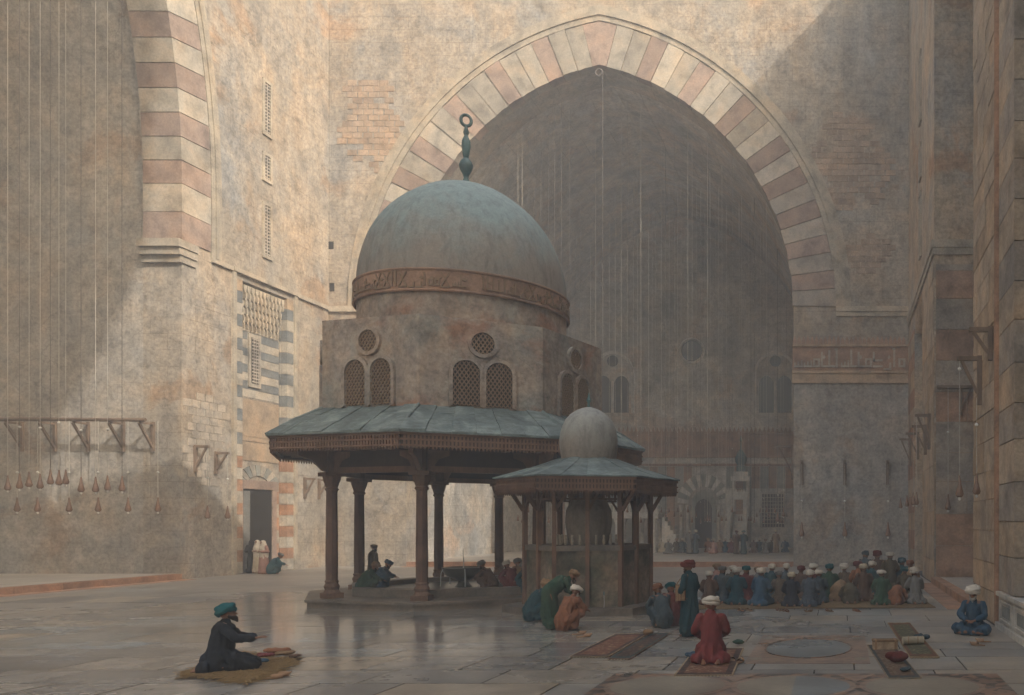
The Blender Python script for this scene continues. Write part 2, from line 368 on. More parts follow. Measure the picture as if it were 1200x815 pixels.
# raised hall floors with terracotta kerbs
def hall_floor(name, x0, x1, y0, y1): m = MB(); m.box(x0, x1, y0, y1, -.25, .25); return structure(m.build(name, FL_IWAN))
hall_floor('hall_floor', -25.8, -2.4, 50.25, 76.2); hall_floor('hall_floor', -46, -30.25, 18.8, 38.9); hall_floor('hall_floor', 4.25, 15, 25.4, 36.5)
def kerb(pieces):
    for p in pieces:
        m = MB(); m.box(*p); structure(m.build('kerb_stone', TER))
kerb([(-25.4 + i * 2.265 + .01, -25.4 + (i + 1) * 2.265 - .01, 49.9, 50.25, -.1, .256) for i in range(10)])
kerb([(-30.25, -29.85, 19 + i * 1.97 + .01, 19 + (i + 1) * 1.97 - .01, -.1, .256) for i in range(10)])
kerb([(3.86, 4.25, 25.5 + i * 1.36 + .01, 25.5 + (i + 1) * 1.36 - .01, -.1, .256) for i in range(8)])
for (p) in ((-25.4, -2.8, 49.1, 49.9), (-29.85, -29.2, 19, 38.7), (3.2, 3.86, 25.5, 36.4)):
    m = MB(); m.box(*p, -.1, .006); structure(m.build('floor_border', TER))

# ------------------------------------------------------------------ arches: stones shared and turned about the arch's centre
def voussoir_mesh(r0, r1, da, d0, d1, gap=.022):
    ri, ro = r0, r1; pl = []
    for a in (gap / ri, da / 2, da - gap / ri): pl.append((ri * math.cos(a), ri * math.sin(a)))
    for a in (da - gap / ro, da / 2, gap / ro): pl.append((ro * math.cos(a), ro * math.sin(a)))
    return pl
AC_U, AC_Z, AW, AH = -14.1, 15.2, 11.35, 14.2
acv = arch_curve(AW, AH, 24)
ac_c = (AH * AH - AW * AW) / (2 * AW); ac_r = AW + ac_c
mb = MB()
arched_wall(mb, mF, -33, 6.5, 36.5, AC_U, AC_Z, acv, 2.4)
fw = tag(mb.build('courtyard_wall', PL), 'tall sunlit plaster wall pierced by the great striped pointed arch', 'wall')
am = math.acos(ac_c / ac_r); nv = 21
key = .028; da = (am - key) / nv
pl = voussoir_mesh(ac_r - .04, ac_r + 2.45, da, 0, 0)
vm = {}
for side in (1, -1):
    for nm, mt in (('r', RED), ('w', WHT), ('g', GRY)):
        for q in range(4):
            rj = random.Random(q * 7 + side); pj = [(u + rj.uniform(-.03, .03), v + rj.uniform(-.022, .022)) for u, v in pl]
            m = MB(); m.prism(pj, -.6, .055 + .012 * q, lambda u, v, d: (side * u, -d, v)); vm[side, nm, q] = m.mesh('voussoir', mt)
    for i in range(nv):
        k = nv - 1 - i                          # distance from the keystone
        c = ('w', 'w', 'r')[k % 3] if i > 9 else ('r' if i % 2 else ('w' if side < 0 else 'g'))
        o = put('voussoir', vm[side, c, (i * 5 + (side > 0)) % 4], fw, (AC_U - side * ac_c, FAR, AC_Z), (0, -side * i * da, 0))
xa = (ac_r - .04) * math.cos(am - key) - ac_c
m = MB(); ki = [(u, v) for u, v in ((-(ac_r - .04) * math.cos(am - key) + ac_c, (ac_r - .04) * math.sin(am - key)), (0, AH - .04), ((ac_r - .04) * math.cos(am - key) - ac_c, (ac_r - .04) * math.sin(am - key)))]
ro = ac_r + 2.45
ko = [(ro * math.cos(am - key) - ac_c, ro * math.sin(am - key)), (0, math.sqrt(ro * ro - ac_c * ac_c)), (-ro * math.cos(am - key) + ac_c, ro * math.sin(am - key))]
m.prism([(AC_U + u, AC_Z + v) for u, v in ki + ko], -.6, .06, mF); m.build('keystone', RED, fw)
def ring_pts(r, n=40):
    a1 = math.acos(ac_c / r); rt = [(-ac_c + r * math.cos(a1 * i / n), r * math.sin(a1 * i / n)) for i in range(n + 1)]
    full = [(-u, v) for u, v in rt] + rt[::-1][1:]; return [(AC_U + u, AC_Z + v) for u, v in full]
m = MB()
for r0, r1, d in ((2.48, 2.8, .10), (2.8, 3.06, .17), (3.06, 3.38, .09)): band(m, mF, ring_pts(ac_r + r1), ring_pts(ac_r + r0), -.05, d)
m.build('hood_moulding', MLD, fw)
m = MB()
m.box(AC_U + AW + 2.48, RX - .02, FAR - .14, FAR + .05, AC_Z - .3, AC_Z + .02); m.box(LX + .02, AC_U - AW - 2.48, FAR - .14, FAR + .05, AC_Z - .3, AC_Z + .02)
m.box(AC_U + AW + 2.48, RX - .02, FAR - .09, FAR + .05, AC_Z - .55, AC_Z - .303)
m.build('string_course', MLD, fw)
m = MB(); m.tube([(AC_U, FAR - .02 + .35 * math.sin(0), AC_Z + AH - .5)] * 0 + [(AC_U + .2 * math.sin(a), FAR - .16, AC_Z + AH - .55 + .2 * math.cos(a)) for a in [i * math.pi / 6 for i in range(12)]], .05, 5, True)
m.build('iron_ring', ROPED, fw)
# pier with the inscription band
x0, x1 = AC_U + AW - .06, RX - .01
m = MB(); m.box(x0, x1, FAR - .05, FAR + .1, 11.45, 12.85); ib = m.build('inscription_band', CAR, fw)
m = MB()
for z0, z1, d in ((12.85, 12.98, .13), (11.3, 11.45, .13), (10.95, 11.297, .07), (10.72, 10.948, .12)): m.box(x0 - .03, x1, FAR - d, FAR + .1, z0, z1)
m.build('band_moulding', OCH, fw)
m = MB()
rr = random.Random(5)
for i in range(26):
    u = x0 + .13 + i * .255; m.prism([(u - .11, 12.985), (u + .11, 12.985), (u + .11, 13.2), (u, 13.2 + rr.uniform(.2, .34)), (u - .11, 13.2)], -.05, .07, mF)
m.build('carved_cresting', CAR, fw)
def kufic(mb, L, h, rng, mp, d0=0.0, d1=.05):   # angular script: tall shafts, base line, loops and slanting lam-alif strokes
    u = .1; bl = h * .14; t = h * .085
    def rect(a, b, c, d): mb.prism([(a, c), (b, c), (b, d), (a, d)], d0, d1, mp)
    while u < L - .5:
        g = rng.choice('ALLOOKXSN'); e = rng.uniform(.9, 1.1)
        if g == 'A': rect(u, u + t, bl, h * .9 * e); rect(u - t * .5, u + t, h * .86 * e, h * .9 * e + t * .5); u += t * 2.6
        elif g == 'L': rect(u, u + t, bl, h * .88 * e); rect(u + t, u + h * .3, bl, bl + t); u += h * .3 + t * .2
        elif g == 'O':
            w = h * .3; rect(u, u + w, bl, bl + t); rect(u, u + w, bl + w, bl + w + t); rect(u, u + t, bl + t, bl + w); rect(u + w - t, u + w, bl + t, bl + w); u += w + t * .4
        elif g == 'K': rect(u, u + h * .42, bl, bl + t); rect(u, u + h * .42, bl + h * .26, bl + h * .26 + t); rect(u, u + t, bl + h * .26, h * .8); u += h * .46
        elif g == 'X':
            w = h * .42
            for a, b in ((u, u + w), (u + w, u)): mb.prism([(a, bl), (a + t, bl), (b + t, h * .92), (b, h * .92)], d0, d1 - (.004 if a > b else 0), mp)
            rect(u, u + w + t, bl - t, bl - .004); u += w + t * 2.2
        elif g == 'S':
            for k in range(3): rect(u + k * t * 1.7, u + k * t * 1.7 + t * .8, bl + t, bl + h * (.2 + .05 * k))
            rect(u, u + t * 4.4, bl, bl + t); u += t * 4.8
        else: rect(u, u + h * .25, bl - h * .12, bl - h * .12 + t); rect(u + h * .25, u + h * .25 + t, bl - h * .12, bl + h * .2); u += h * .42
        if rng.random() < .4:
            a = u - h * .25; mb.prism([(a, h * .55), (a + .09, h * .48), (a + .18, h * .58), (a + .08, h * .68)], d0, d1 * .8, mp)
m = MB(); kufic(m, x1 - x0, 1.36, random.Random(11), lambda u, v, d: (x0 + u, FAR - .05 - d, 11.45 + v), -.01, .05); m.build('kufic_lettering', WHT, ib)
# big pale blocks low on the pier
rr = random.Random(9)
for r in range(9):
    z = .02 + r * 1.18; u = x0 + .05 - (0 if r % 2 else .0); first = True
    while u < x1 - .1:
        L = rr.uniform(1.4, 2.4); e = min(u + L, x1 - .01)
        if x1 - e < .5: e = x1 - .01
        m = MB(); m.box(u + .008, e - .008, FAR - .03 - rr.uniform(0, .012), FAR + .05, z + .008, z + 1.172); m.build('pier_block', PLG, fw); u = e

# patches where the plaster has fallen and the bricks show
BRK = stone_mat('exposed_brick', (.335, .255, .19), .14)
rb_ = random.Random(41)
def brick_patch(parent, mp, uc, zc, ru, rz, bw_, bh_, mat, sd):
    nz_ = int(2 * rz / bh_); nu_ = int(2 * ru / bw_)
    for r in range(nz_):
        for k in range(nu_):
            u = uc - ru + (k + (.5 if r % 2 else 0)) * bw_; z = zc - rz + r * bh_
            q = ((u + bw_ / 2 - uc) / ru) ** 2 + ((z - zc) / rz) ** 2 + .8 * noise.noise(V3((u * .7, z * .7, sd)))
            if q > .75 or rb_.random() < .06: continue
            L = bw_ * rb_.uniform(.88, .99)
            m = MB(); e = .012; m.prism([(u + e * rb_.random(), z + e), (u + L - e, z + e * rb_.random()), (u + L - e * 2 * rb_.random(), z + bh_ - e), (u + e, z + bh_ - e * 2 * rb_.random())], -.05, .012 + rb_.uniform(0, .025), mp); m.build('brick', mat, parent)
V3 = Vector
for (u, z, w, h) in ((-29.85, 18.8, .3, .45), (-29.8, 16.35, .28, .5), (-28.9, 13.9, .3, .3)):
    m = MB(); m.box(u - w / 2, u + w / 2, FAR - .006, FAR + .05, z - h / 2, z + h / 2); m.build('putlog_shade_patch', DARK, fw)  # dark patch painted for the shade in each putlog hole
brick_patch(fw, mF, .6, 23.6, 2.6, 3.1, .62, .34, BRK, 1.0)
brick_patch(fw, mF, -27.4, 25.6, 2.1, 2.9, .62, .34, BRK, 5.0)
brick_patch(fw, mF, 1.6, 18.2, 1.6, 1.4, .6, .34, BRK, 9.0)
# ------------------------------------------------------------------ far hall: walls, vault, prayer wall
def vault(mb, mp, uc, zs, curve, d0, d1, th=.6, zb=-.3):
    w = curve[-1][0]; rim = [(uc - w, zb)] + [(uc + u, zs + v) for u, v in curve] + [(uc + w, zb)]
    for a, b in zip(rim, rim[1:]): mb.add([mp(*a, d0), mp(*b, d0), mp(*b, d1), mp(*a, d1)], [(0, 1, 2, 3)])
    big = [(uc - w - th, zb)] + [(uc + u * (1 + th / w), zs + v * (1 + th / w)) for u, v in curve] + [(uc + w + th, zb)]
    for a, b in zip(big, big[1:]): mb.add([mp(*a, d0), mp(*b, d0), mp(*b, d1), mp(*a, d1)], [(0, 1, 2, 3)])
vcv = arch_curve(AW + .3, AH + .25, 20)
mb = MB(); vault(mb, mF, AC_U, AC_Z, vcv, -2.4, -26.6)
hv = tag(mb.build('vaulted_hall', PLH), 'lofty dim vaulted hall behind the great striped arch', 'hall')
# lit side wall of the far hall shows faint courses
mb = MB(); mb.box(AC_U - AW - 1.5, AC_U + AW + 1.5, 76, 77, -.3, 33)
qw = tag(mb.build('prayer_wall', PLH), 'dim rear wall of the hall with niche, twin windows and inscribed frieze', 'wall')
m = MB(); m.box(-25.6, -2.6, 75.9, 76.1, 8.5, 10.4); fz = m.build('frieze', CAR, qw)
m = MB()
kufic(m, 22.8, 1.8, random.Random(21), lambda u, v, d: (-25.5 + u, 75.9 - d, 8.55 + v), -.01, .06); m.build('kufic_lettering', CAR, fz)
m = MB()
for z0, z1, d in ((10.4, 10.6, .2), (8.3, 8.5, .2), (7.55, 7.75, .16)): m.box(-25.6, -2.6, 76 - d, 76.1, z0, z1)
for i in range(60): u = -25.4 + i * .38; m.prism([(u - .15, 10.6), (u + .15, 10.6), (u, 11.05)], -.1, .12, mQ)
m.build('frieze_moulding', CAR, qw)
rr = random.Random(4)
for i in range(30):                             # tall coloured marble panels of the dado
    u = -25.3 + i * .755; c = (BLU, CAR, MARB, GRY, DRK)[rr.randrange(5)]
    if -13.9 < u < -10.3: continue
    for z0, z1 in ((.3, 3.6), (3.66, 5.5), (5.56, 7.5)):
        if -7.4 < u < -4.6 and z0 < 5: continue
        m = MB(); m.box(u + .02, u + .735, 75.93, 76.05, z0, z1); m.build('marble_panel', c if z0 < 5 else (BLU, CAR)[i % 2], qw)
def arch_poly(w, h, zb, n=8, k=1.25):
    cv = arch_curve(w, w * k, n); return [(-w, zb)] + [(u, h + v) for u, v in cv] + [(w, zb)]
def twin_window(uc, parent, mp, zb, w, hs, oc, frame_m, pane_m, pane_only=False):
    m = MB()
    big = arch_poly(w * 1.28, hs + .9, zb - .1, 10, 1.1); inn = arch_poly(w * 1.12, hs + .9, zb, 10, 1.1)
    band(m, mp, [(uc + u, v) for u, v in big], [(uc + u, v) for u, v in inn], -.05, .08)
    wf = m.build('window', frame_m, parent)
    for sgn in (-1, 1):
        m = MB(); m.prism([(uc + sgn * w * .53 + u, v) for u, v in arch_poly(w * .43, hs, zb)], -.05, .02, mp); m.build('pane', pane_m, wf)
    m = MB(); m.lathe([(w * .34, -.05), (w * .34, .02)], 18)
    vs = [mp(uc + v[0], oc + v[1], v[2]) for v in m.v]; m2 = MB(); m2.add(vs, m.f); m2.build('roundel_pane', pane_m, wf)
    m = MB(); m.box(*sorted((mp(uc - .07, 0, 0)[0], mp(uc + .07, 0, 0)[0])), mp(0, 0, .09)[1], mp(0, 0, -.02)[1], zb, hs + .3); m.build('mullion', frame_m, wf)
    return wf
for uc in (-5.8, -20.3): twin_window(uc, qw, mQ, 12.3, 1.5, 14.8, 16.9, MARB, PANE)
m = MB(); m.lathe([(1.0, -.05), (1.0, .03)], 24); m2 = MB(); m2.add([mQ(-13.25 + v[0], 17.8 + v[1], v[2]) for v in m.v], m.f); ocu = m2.build('round_window', PANE, qw)
m = MB(); m.tube([mQ(-13.25 + 1.05 * math.cos(a), 17.8 + 1.05 * math.sin(a), .04) for a in [i * math.pi / 12 for i in range(24)]], .12, 6, True); m.build('window_frame', MARB, ocu)
# grilled window
m = MB(); m.box(-7.0, -5.0, 75.9, 76.05, 2.1, 5.1); gw = m.build('grille_window', DARK, qw)
m = MB()
for i in range(9): m.box(-7.0 + i * .25 - .03, -7.0 + i * .25 + .03, 75.82, 75.88, 2.1, 5.1)
for i in range(10): m.box(-7.03, -4.97, 75.8, 75.86, 2.1 + i * .33 - .03, 2.1 + i * .33 + .03)
m.build('grille', GRY, gw)
# prayer niche with striped arch stones
nu = -12.2
m = MB(); m.prism([(nu + u, v) for u, v in arch_poly(1.15, 4.0, .25, 10)], -.05, .03, mQ); nk = m.build('prayer_niche', BLU, qw)
m = MB(); m.prism([(nu + u, v) for u, v in arch_poly(.75, 3.7, .25, 10)], -.05, .045, mQ); m.build('shaded_niche_panel', DARK, nk)  # flat dark panel in place of the niche's shaded depth
for i in range(15):
    a0, a1 = math.pi * i / 15 + .01, math.pi * (i + 1) / 15 - .01
    m = MB(); m.prism([(nu + r * math.cos(a), 4.2 + r * 1.12 * math.sin(a)) for r, a in ((1.35, a0), (1.35, a1), (2.35, a1), (2.35, a0))], -.05, .1, mQ); m.build('arch_stone', (MARB, BLU)[i % 2], nk)
for sgn in (-1, 1):
    for q in (1.35, 1.95):
        m = MB(); m.lathe([(.2, .3), (.16, .6), (.14, 3.6), (.24, 3.9), (.24, 4.1)], 10, (nu + sgn * q, 75.75)); m.build('niche_column', MARB, nk, True)
# pulpit
pt = thing('pulpit', 'pale carved pulpit with bulb topped canopy and steep stair beside the niche', 'pulpit', (-8.7, 73.2, .25))
m = MB(); m.box(-.85, -.55, -1.9, -1.6, 0, 4.2); m.box(.55, .85, -1.9, -1.6, 0, 4.2); m.box(-.9, .9, -1.95, -1.55, 4.2, 4.75); m.build('portal', MARB, pt)
m = MB()
for i in range(9): m.prism([(-.85 + i * .21 - .1, 4.75), (-.85 + i * .21 + .1, 4.75), (-.85 + i * .21, 5.1)], -1.9, -1.6, lambda u, v, d: (u, d, v))
m.build('cresting', MARB, pt)
m = MB()
for k in range(10): m.box(-.55, .55, -1.5 + k * .3, -1.2 + k * .3 + .004, 0, .3 + k * .3)
m.build('stair', MARB, pt)
m = MB()
for sgn in (-1, 1): m.prism([(-1.5, 0), (1.9, 0), (1.9, 4.0), (1.5, 4.0), (-1.5, 1.0)], sgn * .6, sgn * .75, lambda u, v, d: (d, u, v))
m.build('side_panel', MARB, pt)
for sx in (-.6, .6):
    for sy in (.9, 1.8): m = MB(); m.box(sx - .09, sx + .09, sy - .09, sy + .09, 3.2, 5.9); m.build('canopy_post', MARB, pt)
m = MB(); m.box(-.8, .8, .7, 2.0, 5.9, 6.3); m.box(-.6, .6, .85, 1.85, 6.3, 6.7); m.build('canopy', MARB, pt)
m = MB(); m.lathe([(.42, 6.7), (.4, 7.2), (.3, 7.25), (.5, 7.6), (.52, 7.9), (.3, 8.4), (.06, 8.7), (.05, 9.3), (.12, 9.4), (.02, 9.9)], 14, (0, 1.35)); m.build('bulb_dome', BRONZE, pt, True)
# tribune on columns
tr = thing('tribune', 'low stone tribune on slim columns at the left of the far hall', 'platform', (-17.0, 66, .25))
m = MB(); m.box(-3.2, 3.2, -1.4, 1.4, 2.6, 2.95); m.box(-3.3, 3.3, -1.5, 1.5, 2.95, 3.1); m.build('deck', MARB, tr)
m = MB()
for i in range(22): m.box(-3.2 + i * .3, -3.12 + i * .3, -1.45, -1.35, 3.1, 3.6)
m.box(-3.3, 3.3, -1.48, -1.32, 3.6, 3.7); m.build('parapet', MARB, tr)
for i in range(5):
    for sy in (-1.1, 1.1):
        m = MB(); m.lathe([(.22, 0), (.22, .15), (.13, .3), (.12, 2.2), (.24, 2.5), (.24, 2.6)], 10, (-2.8 + i * 1.4, sy)); m.build('column', MARB, tr, True)
m = MB()
for k in range(8): m.box(3.3 + k * .22, 3.52 + k * .22, -.6, .6, 0, 2.7 - k * .33)
m.build('stair', MARB, tr)

# ------------------------------------------------------------------ left wall with its hall, portal and slit windows
LR, LC, LW, LUC, LZ = 34.0, 24.0, 10.0, 28.85, 18.0
lh = math.sqrt(LR * LR - LC * LC)
lcv = arch_curve(LW, lh, 24)
mb = MB(); PY0, PY1 = 42.75, 46.25
arched_wall(mb, mL, 12, PY0, 44.5, LUC, LZ, lcv, 1.75)
mb.box(LX - 1.75, LX, PY1, 50.2, -.3, 44.5); mb.box(LX - 1.75, LX, PY0 - .001, PY1 + .001, 14.7, 44.499); mb.box(LX - 1.75, LX - .42, PY0 - .002, PY1 + .002, -.3, 14.701)
lw = tag(mb.build('courtyard_wall', PL), 'sunlit side wall with tall striped doorway and three slit windows', 'wall')
mb = MB(); mb.box(LX - 1.2, LX, -20, 12, -.3, 36); tag(mb.build('courtyard_wall', PL), 'side wall running on towards the viewer past the side hall', 'wall')
# arch stones of the far haunch: straight stack, then turning with the curve
st = 1.06; zi = 15.45; i = 0
while zi < LZ - .3:
    h = (LZ - 15.45) / 2
    m = MB(); m.box(LX - 1.72, LX + .05, LUC + LW - .05, LUC + LW + 1.75, zi + .012, zi + h - .012); m.build('voussoir', (RED, WHT)[i % 2], lw); zi += h; i += 1
dl = st / LR; lpl = voussoir_mesh(LR - .05, LR + 1.75, dl, 0, 0)
lm = []
for mt in ((RED, WHT) if i % 2 == 0 else (RED, WHT)):
    m = MB(); m.prism(lpl, -1.72, .05, lambda u, v, d: (d, u, v)); lm.append(m.mesh('voussoir', mt))
for k in range(12): put('voussoir', lm[(k + i) % 2], lw, (LX, LUC - LC, LZ), (k * dl, 0, 0))
m = MB()
def larc(r, n=14): return [(LUC - LC + r, 15.2)] + [(LUC - LC + r * math.cos(a), LZ + r * math.sin(a)) for a in [j * .45 / n for j in range(n + 1)]]
for r0, r1, d in ((1.78, 2.0, .08), (2.0, 2.2, .15), (2.2, 2.45, .07)): band(m, mL, larc(LR + r1), larc(LR + r0), -.05, d)
m.build('hood_moulding', MLD, lw)
m = MB(); m.box(LX - .05, LX + .12, LUC + LW + 1.8, FAR - .02, 14.98, 15.197); m.build('string_course', MLD, lw)
m = MB()
for z0, z1, e in ((15.05, 15.4, .42), (14.72, 15.047, .30), (14.4, 14.717, .15)): m.box(LX - 1.72, LX + e * .45, LUC + LW - e, LUC + LW + .8, z0, z1)
m.build('impost', WHT, lw)
def slit(mp, u, z0, z1, parent, w=.42):
    m = MB(); t = .16
    m.prism([(u - w / 2 - t, z0 - t), (u + w / 2 + t, z0 - t), (u + w / 2 + t, z0), (u - w / 2 - t, z0)], -.05, .09, mp)
    m.prism([(u - w / 2 - t, z1), (u + w / 2 + t, z1), (u + w / 2 + t, z1 + t), (u - w / 2 - t, z1 + t)], -.05, .09, mp)
    for a in (u - w / 2 - t, u + w / 2): m.prism([(a, z0 + .001), (a + t, z0 + .001), (a + t, z1 - .001), (a, z1 - .001)], -.05, .085, mp)
    wf = m.build('slit_window', MLD, parent)
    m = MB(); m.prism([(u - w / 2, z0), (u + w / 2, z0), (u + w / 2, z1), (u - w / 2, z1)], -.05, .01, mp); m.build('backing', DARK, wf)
    m = MB(); n = int((z1 - z0) / .17)
    for k in range(n): z = z0 + (k + .5) * (z1 - z0) / n; m.prism([(u - w / 2, z - .03), (u + w / 2, z - .03), (u + w / 2, z + .03), (u - w / 2, z + .03)], .0, .05, mp)
    m.prism([(u - .03, z0), (u + .03, z0), (u + .03, z1), (u - .03, z1)], .01, .055, mp); m.build('grille', GRY, wf)
brick_patch(lw, mL, 40.4, 6.2, 1.5, 2.6, .55, .36, stone_mat('bare_wall_stone', (.39, .335, .27), .1), 3.0)
for z0, z1 in ((22.9, 25.5), (20.5, 21.7), (16.5, 19.1)): slit(mL, 44.6, z0, z1, lw)
# portal
pm = lambda u, z, d: mL(u, z, d)
m = MB(); o_, i_ = .62, .38
for (a0, a1, c0, c1, d) in ((PY0 - .72, PY0 - .5, 0, 15.0, .12), (PY1 + .5, PY1 + .72, 0, 15.0, .12), (PY0 - .72, PY1 + .72, 14.998, 15.2, .16)):
    m.prism([(a0, c0), (a1, c0), (a1, c1), (a0, c1)], -.05, d, mL)
pf = m.build('portal', MLD, lw)
nst = 25; hz = 14.7 / nst
for k in range(nst):
    z0, z1 = .02 + k * hz + .01, .02 + (k + 1) * hz - .01
    c = (CRM, (STR if (k > 9 or k in (0, 2)) else TER))[k % 2] if k < 24 else OCH
    for a, b in ((PY0 - .497, PY0 + .02), (PY1 - .02, PY1 + .497)):
        m = MB(); m.prism([(a, z0), (b, z0), (b, z1), (a, z1)], -.3, .03, mL); m.build('striped_block', c, pf)
    m = MB(); m.box(LX - .41, LX - .32, PY1 - .06, PY1 + .01, z0, z1); m.build('striped_block', c, pf)
pb = LX - .42
def pquad(name, u0, u1, z0, z1, d, mat, parent=pf):
    m = MB(); m.box(pb - .05, pb + d, u0, u1, z0, z1); return m.build(name, mat, parent)
cy = (PY0 + PY1) / 2
for k in range(12):
    z = 9.0 + k * .42; pquad('striped_block', PY0 + .04, PY1 - .08, z + .01, z + .41, .02, (CRM, STR)[k % 2])
pquad('stone_panel', PY0 + .1, PY1 - .1, 6.75, 8.9, .03, PNL); pquad('panel_moulding', PY0 + .3, PY1 - .3, 7.0, 8.6, .05, PNL)
pquad('stone_panel', PY0 + .1, PY1 - .1, 5.75, 6.7, .03, PNL)
for k in range(9):                               # fan of wedge stones over the door
    a0, a1 = math.pi * (.12 + .76 * k / 9) + .012, math.pi * (.12 + .76 * (k + 1) / 9) - .012
    m = MB(); m.prism([(cy + r * math.cos(a), 4.25 + .75 * r * math.sin(a)) for r, a in ((1.0, a0), (1.0, a1), (1.75, a1), (1.75, a0))], pb - LX - .03, pb - LX + .06, mL); m.build('fan_stone', (BLU, WHT)[k % 2], pf)
pquad('lintel', PY0 + .25, PY1 - .25, 4.3, 4.75, .08, RED)
pquad('door_jamb', PY0 + .3, PY0 + .62, 0, 4.3, .06, RED); pquad('door_jamb', PY1 - .62, PY1 - .3, 0, 4.3, .06, RED)
for k in range(6):
    z = .05 + k * .7
    for a, b in ((PY0 + .04, PY0 + .29), (PY1 - .29, PY1 - .08)): pquad('jamb_stone', a, b, z, z + .68, .03, (WHT, TER)[k % 2])
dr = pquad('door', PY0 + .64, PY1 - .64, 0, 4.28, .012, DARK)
m = MB(); m.box(pb, pb + .04, PY0 + .66, PY0 + 1.15, 0, 4.2)
m.build('door_leaf', stone_mat('grey_door_wood', (.16, .16, .15)), pf)
wz = pquad('window_frame', cy - .75, cy + .15, 9.55, 12.3, .10, WHT)
m = MB(); m.box(pb + .04, pb + .115, cy - .58, cy - .02, 9.75, 12.1); m.build('shaded_window_panel', DARK, pf)  # flat dark panel in place of the window's shaded depth
m = MB()
for k in range(14): m.box(pb + .11, pb + .15, cy - .58, cy - .02, 9.8 + k * .17, 9.86 + k * .17)
for k in range(3): m.box(pb + .105, pb + .145, cy - .46 + k * .16, cy - .42 + k * .16, 9.75, 12.1)
m.build('window_grille', GRY, pf)
m = MB()                                          # stalactite hood, four tiers of little pointed cells
for tier in range(5):
    z = 12.7 + tier * .37; n = 11; w = (PY1 - PY0 - .3) / n; dd = .04 + tier * .07
    for k in range(n):
        u = PY0 + .12 + (k + (.5 if tier % 2 else 0)) * w
        if u + w > PY1 - .04: continue
        m.prism([(u + .02, z + .37), (u + w - .02, z + .37), (u + w - .04, z + .17), (u + w / 2, z - .1), (u + .04, z + .17)], pb - LX, pb - LX + dd + .1, mL)
        m.prism([(u + w / 2 - .05, z), (u + w / 2 + .05, z), (u + w / 2, z - .28)], pb - LX, pb - LX + dd + .14, mL)
stuff(m.build('stalactite_hood', MLD, pf))
# left hall
mb = MB(); cv2 = [(u * 1.02, v * 1.02) for u, v in lcv]
vault(mb, mL, LUC, LZ, cv2, -1.75, -14.3)
mb.box(LX - 15, LX - 14.2, 18, 40, -.3, 44)
mb.box(LX - 14.3, LX - 1.72, 38.86, 39.3, -.3, 15.3)
lhall = tag(mb.build('vaulted_hall', PLG), 'shadowed vaulted side hall at the left edge hung with lamp chains', 'hall')

# ------------------------------------------------------------------ right wall and its unseen top shaped to shade the court
def topR(y):  # invented wall-top heights, shaped to set where shadow edges fall
    P = [(-20, 40), (9.8, 43.5), (13.6, 39.6), (19.5, 35.4), (24, 31), (28, 28.5), (40.6, 28.5), (41.2, 37.2), (50.3, 37.9)]
    for (a, b), (c, d) in zip(P, P[1:]):
        if a <= y <= c: return b + (d - b) * (y - a) / (c - a)
    return 38
def wall_piece(mb, x0, x1, y0, y1, z0):
    ys = [y0] + [v for v in (9.8, 13.6, 19.5, 24, 28, 40.6, 41.2) if y0 < v < y1] + [y1]
    for a, b in zip(ys, ys[1:]):
        mb.add([(x0,a,z0),(x1,a,z0),(x1,b,z0),(x0,b,z0),(x0,a,topR(a)),(x1,a,topR(a)),(x1,b,topR(b)),(x0,b,topR(b))],
               [(0,3,2,1),(4,5,6,7),(0,1,5,4),(1,2,6,5),(2,3,7,6),(3,0,4,7)])
mb = MB(); RJ0, RJ1 = 25.5, 36.4
wall_piece(mb, RX, RX + 2, 19.5, RJ0, -.3); wall_piece(mb, RX, RX + 2, RJ1, 41.3, -.3); wall_piece(mb, RX, RX + 2, 46, 50.2, -.3)
wall_piece(mb, RX + .002, RX + 2, RJ0, RJ1, 27); wall_piece(mb, RX + .002, RX + 2, 41.3, 46, 14.2); mb.box(RX + .45, RX + 2, 41.2, 46.1, -.3, 14.3)
rw = tag(mb.build('courtyard_wall', PLR), 'warm toned wall at the right edge with stone blocks and lamp brackets', 'wall')
mb = MB(); wall_piece(mb, RX + .4, RX + 2, -20, 19.49, -.3); tag(mb.build('courtyard_wall', PLR), 'high right hand wall running on behind the viewer', 'wall')
mb = MB(); mb.box(RX + 2, RX + 11, RJ1, RJ1 + .6, -.3, 27); mb.box(RX + 10, RX + 11, RJ0 - .5, RJ1 + .1, -.3, 27); mb.box(RX + 2, RX + 11, RJ0 - .6, RJ0, -.3, 27); mb.box(RX + .5, RX + 11, RJ0 - .5, RJ1 + .5, 26.8, 27.6)
rh = tag(mb.build('side_hall', PLG), 'shadowed side hall opening in the right hand wall', 'hall')
mb = MB(); mb.box(-33, 7, -21, -19.5, -.3, 11); tag(mb.build('courtyard_wall', PL), 'wall closing the court behind the viewer', 'wall')
for z0, z1 in ((22.6, 25.8), (19.8, 21.2), (15.9, 18.8)): slit(mR, 42.5, z0, z1, rw, .5)
m = MB()
m.box(RX - .13, RX + .05, RJ1 - .13, FAR - .05, 14.3, 14.62); m.box(RX - .08, RX + .05, RJ1 - .08, FAR - .05, 14.0, 14.297); m.box(RX + .05, RX + 9.9, RJ1 - .13, RJ1 + .05, 14.3, 14.619); m.box(RX + .05, RX + 9.9, RJ1 - .08, RJ1 + .05, 14.0, 14.296)
m.build('string_course', MLD, rw)
m = MB()
for k in range(12): u = 41.4 + k * .38; m.prism([(u, 14.0), (u + .36, 14.0), (u + .3, 13.3), (u + .18, 12.7), (u + .06, 13.3)], -.4, -.1 + .08 * (k % 2), mR)
stuff(m.build('stalactite_hood', OCH, rw))
rr = random.Random(17)
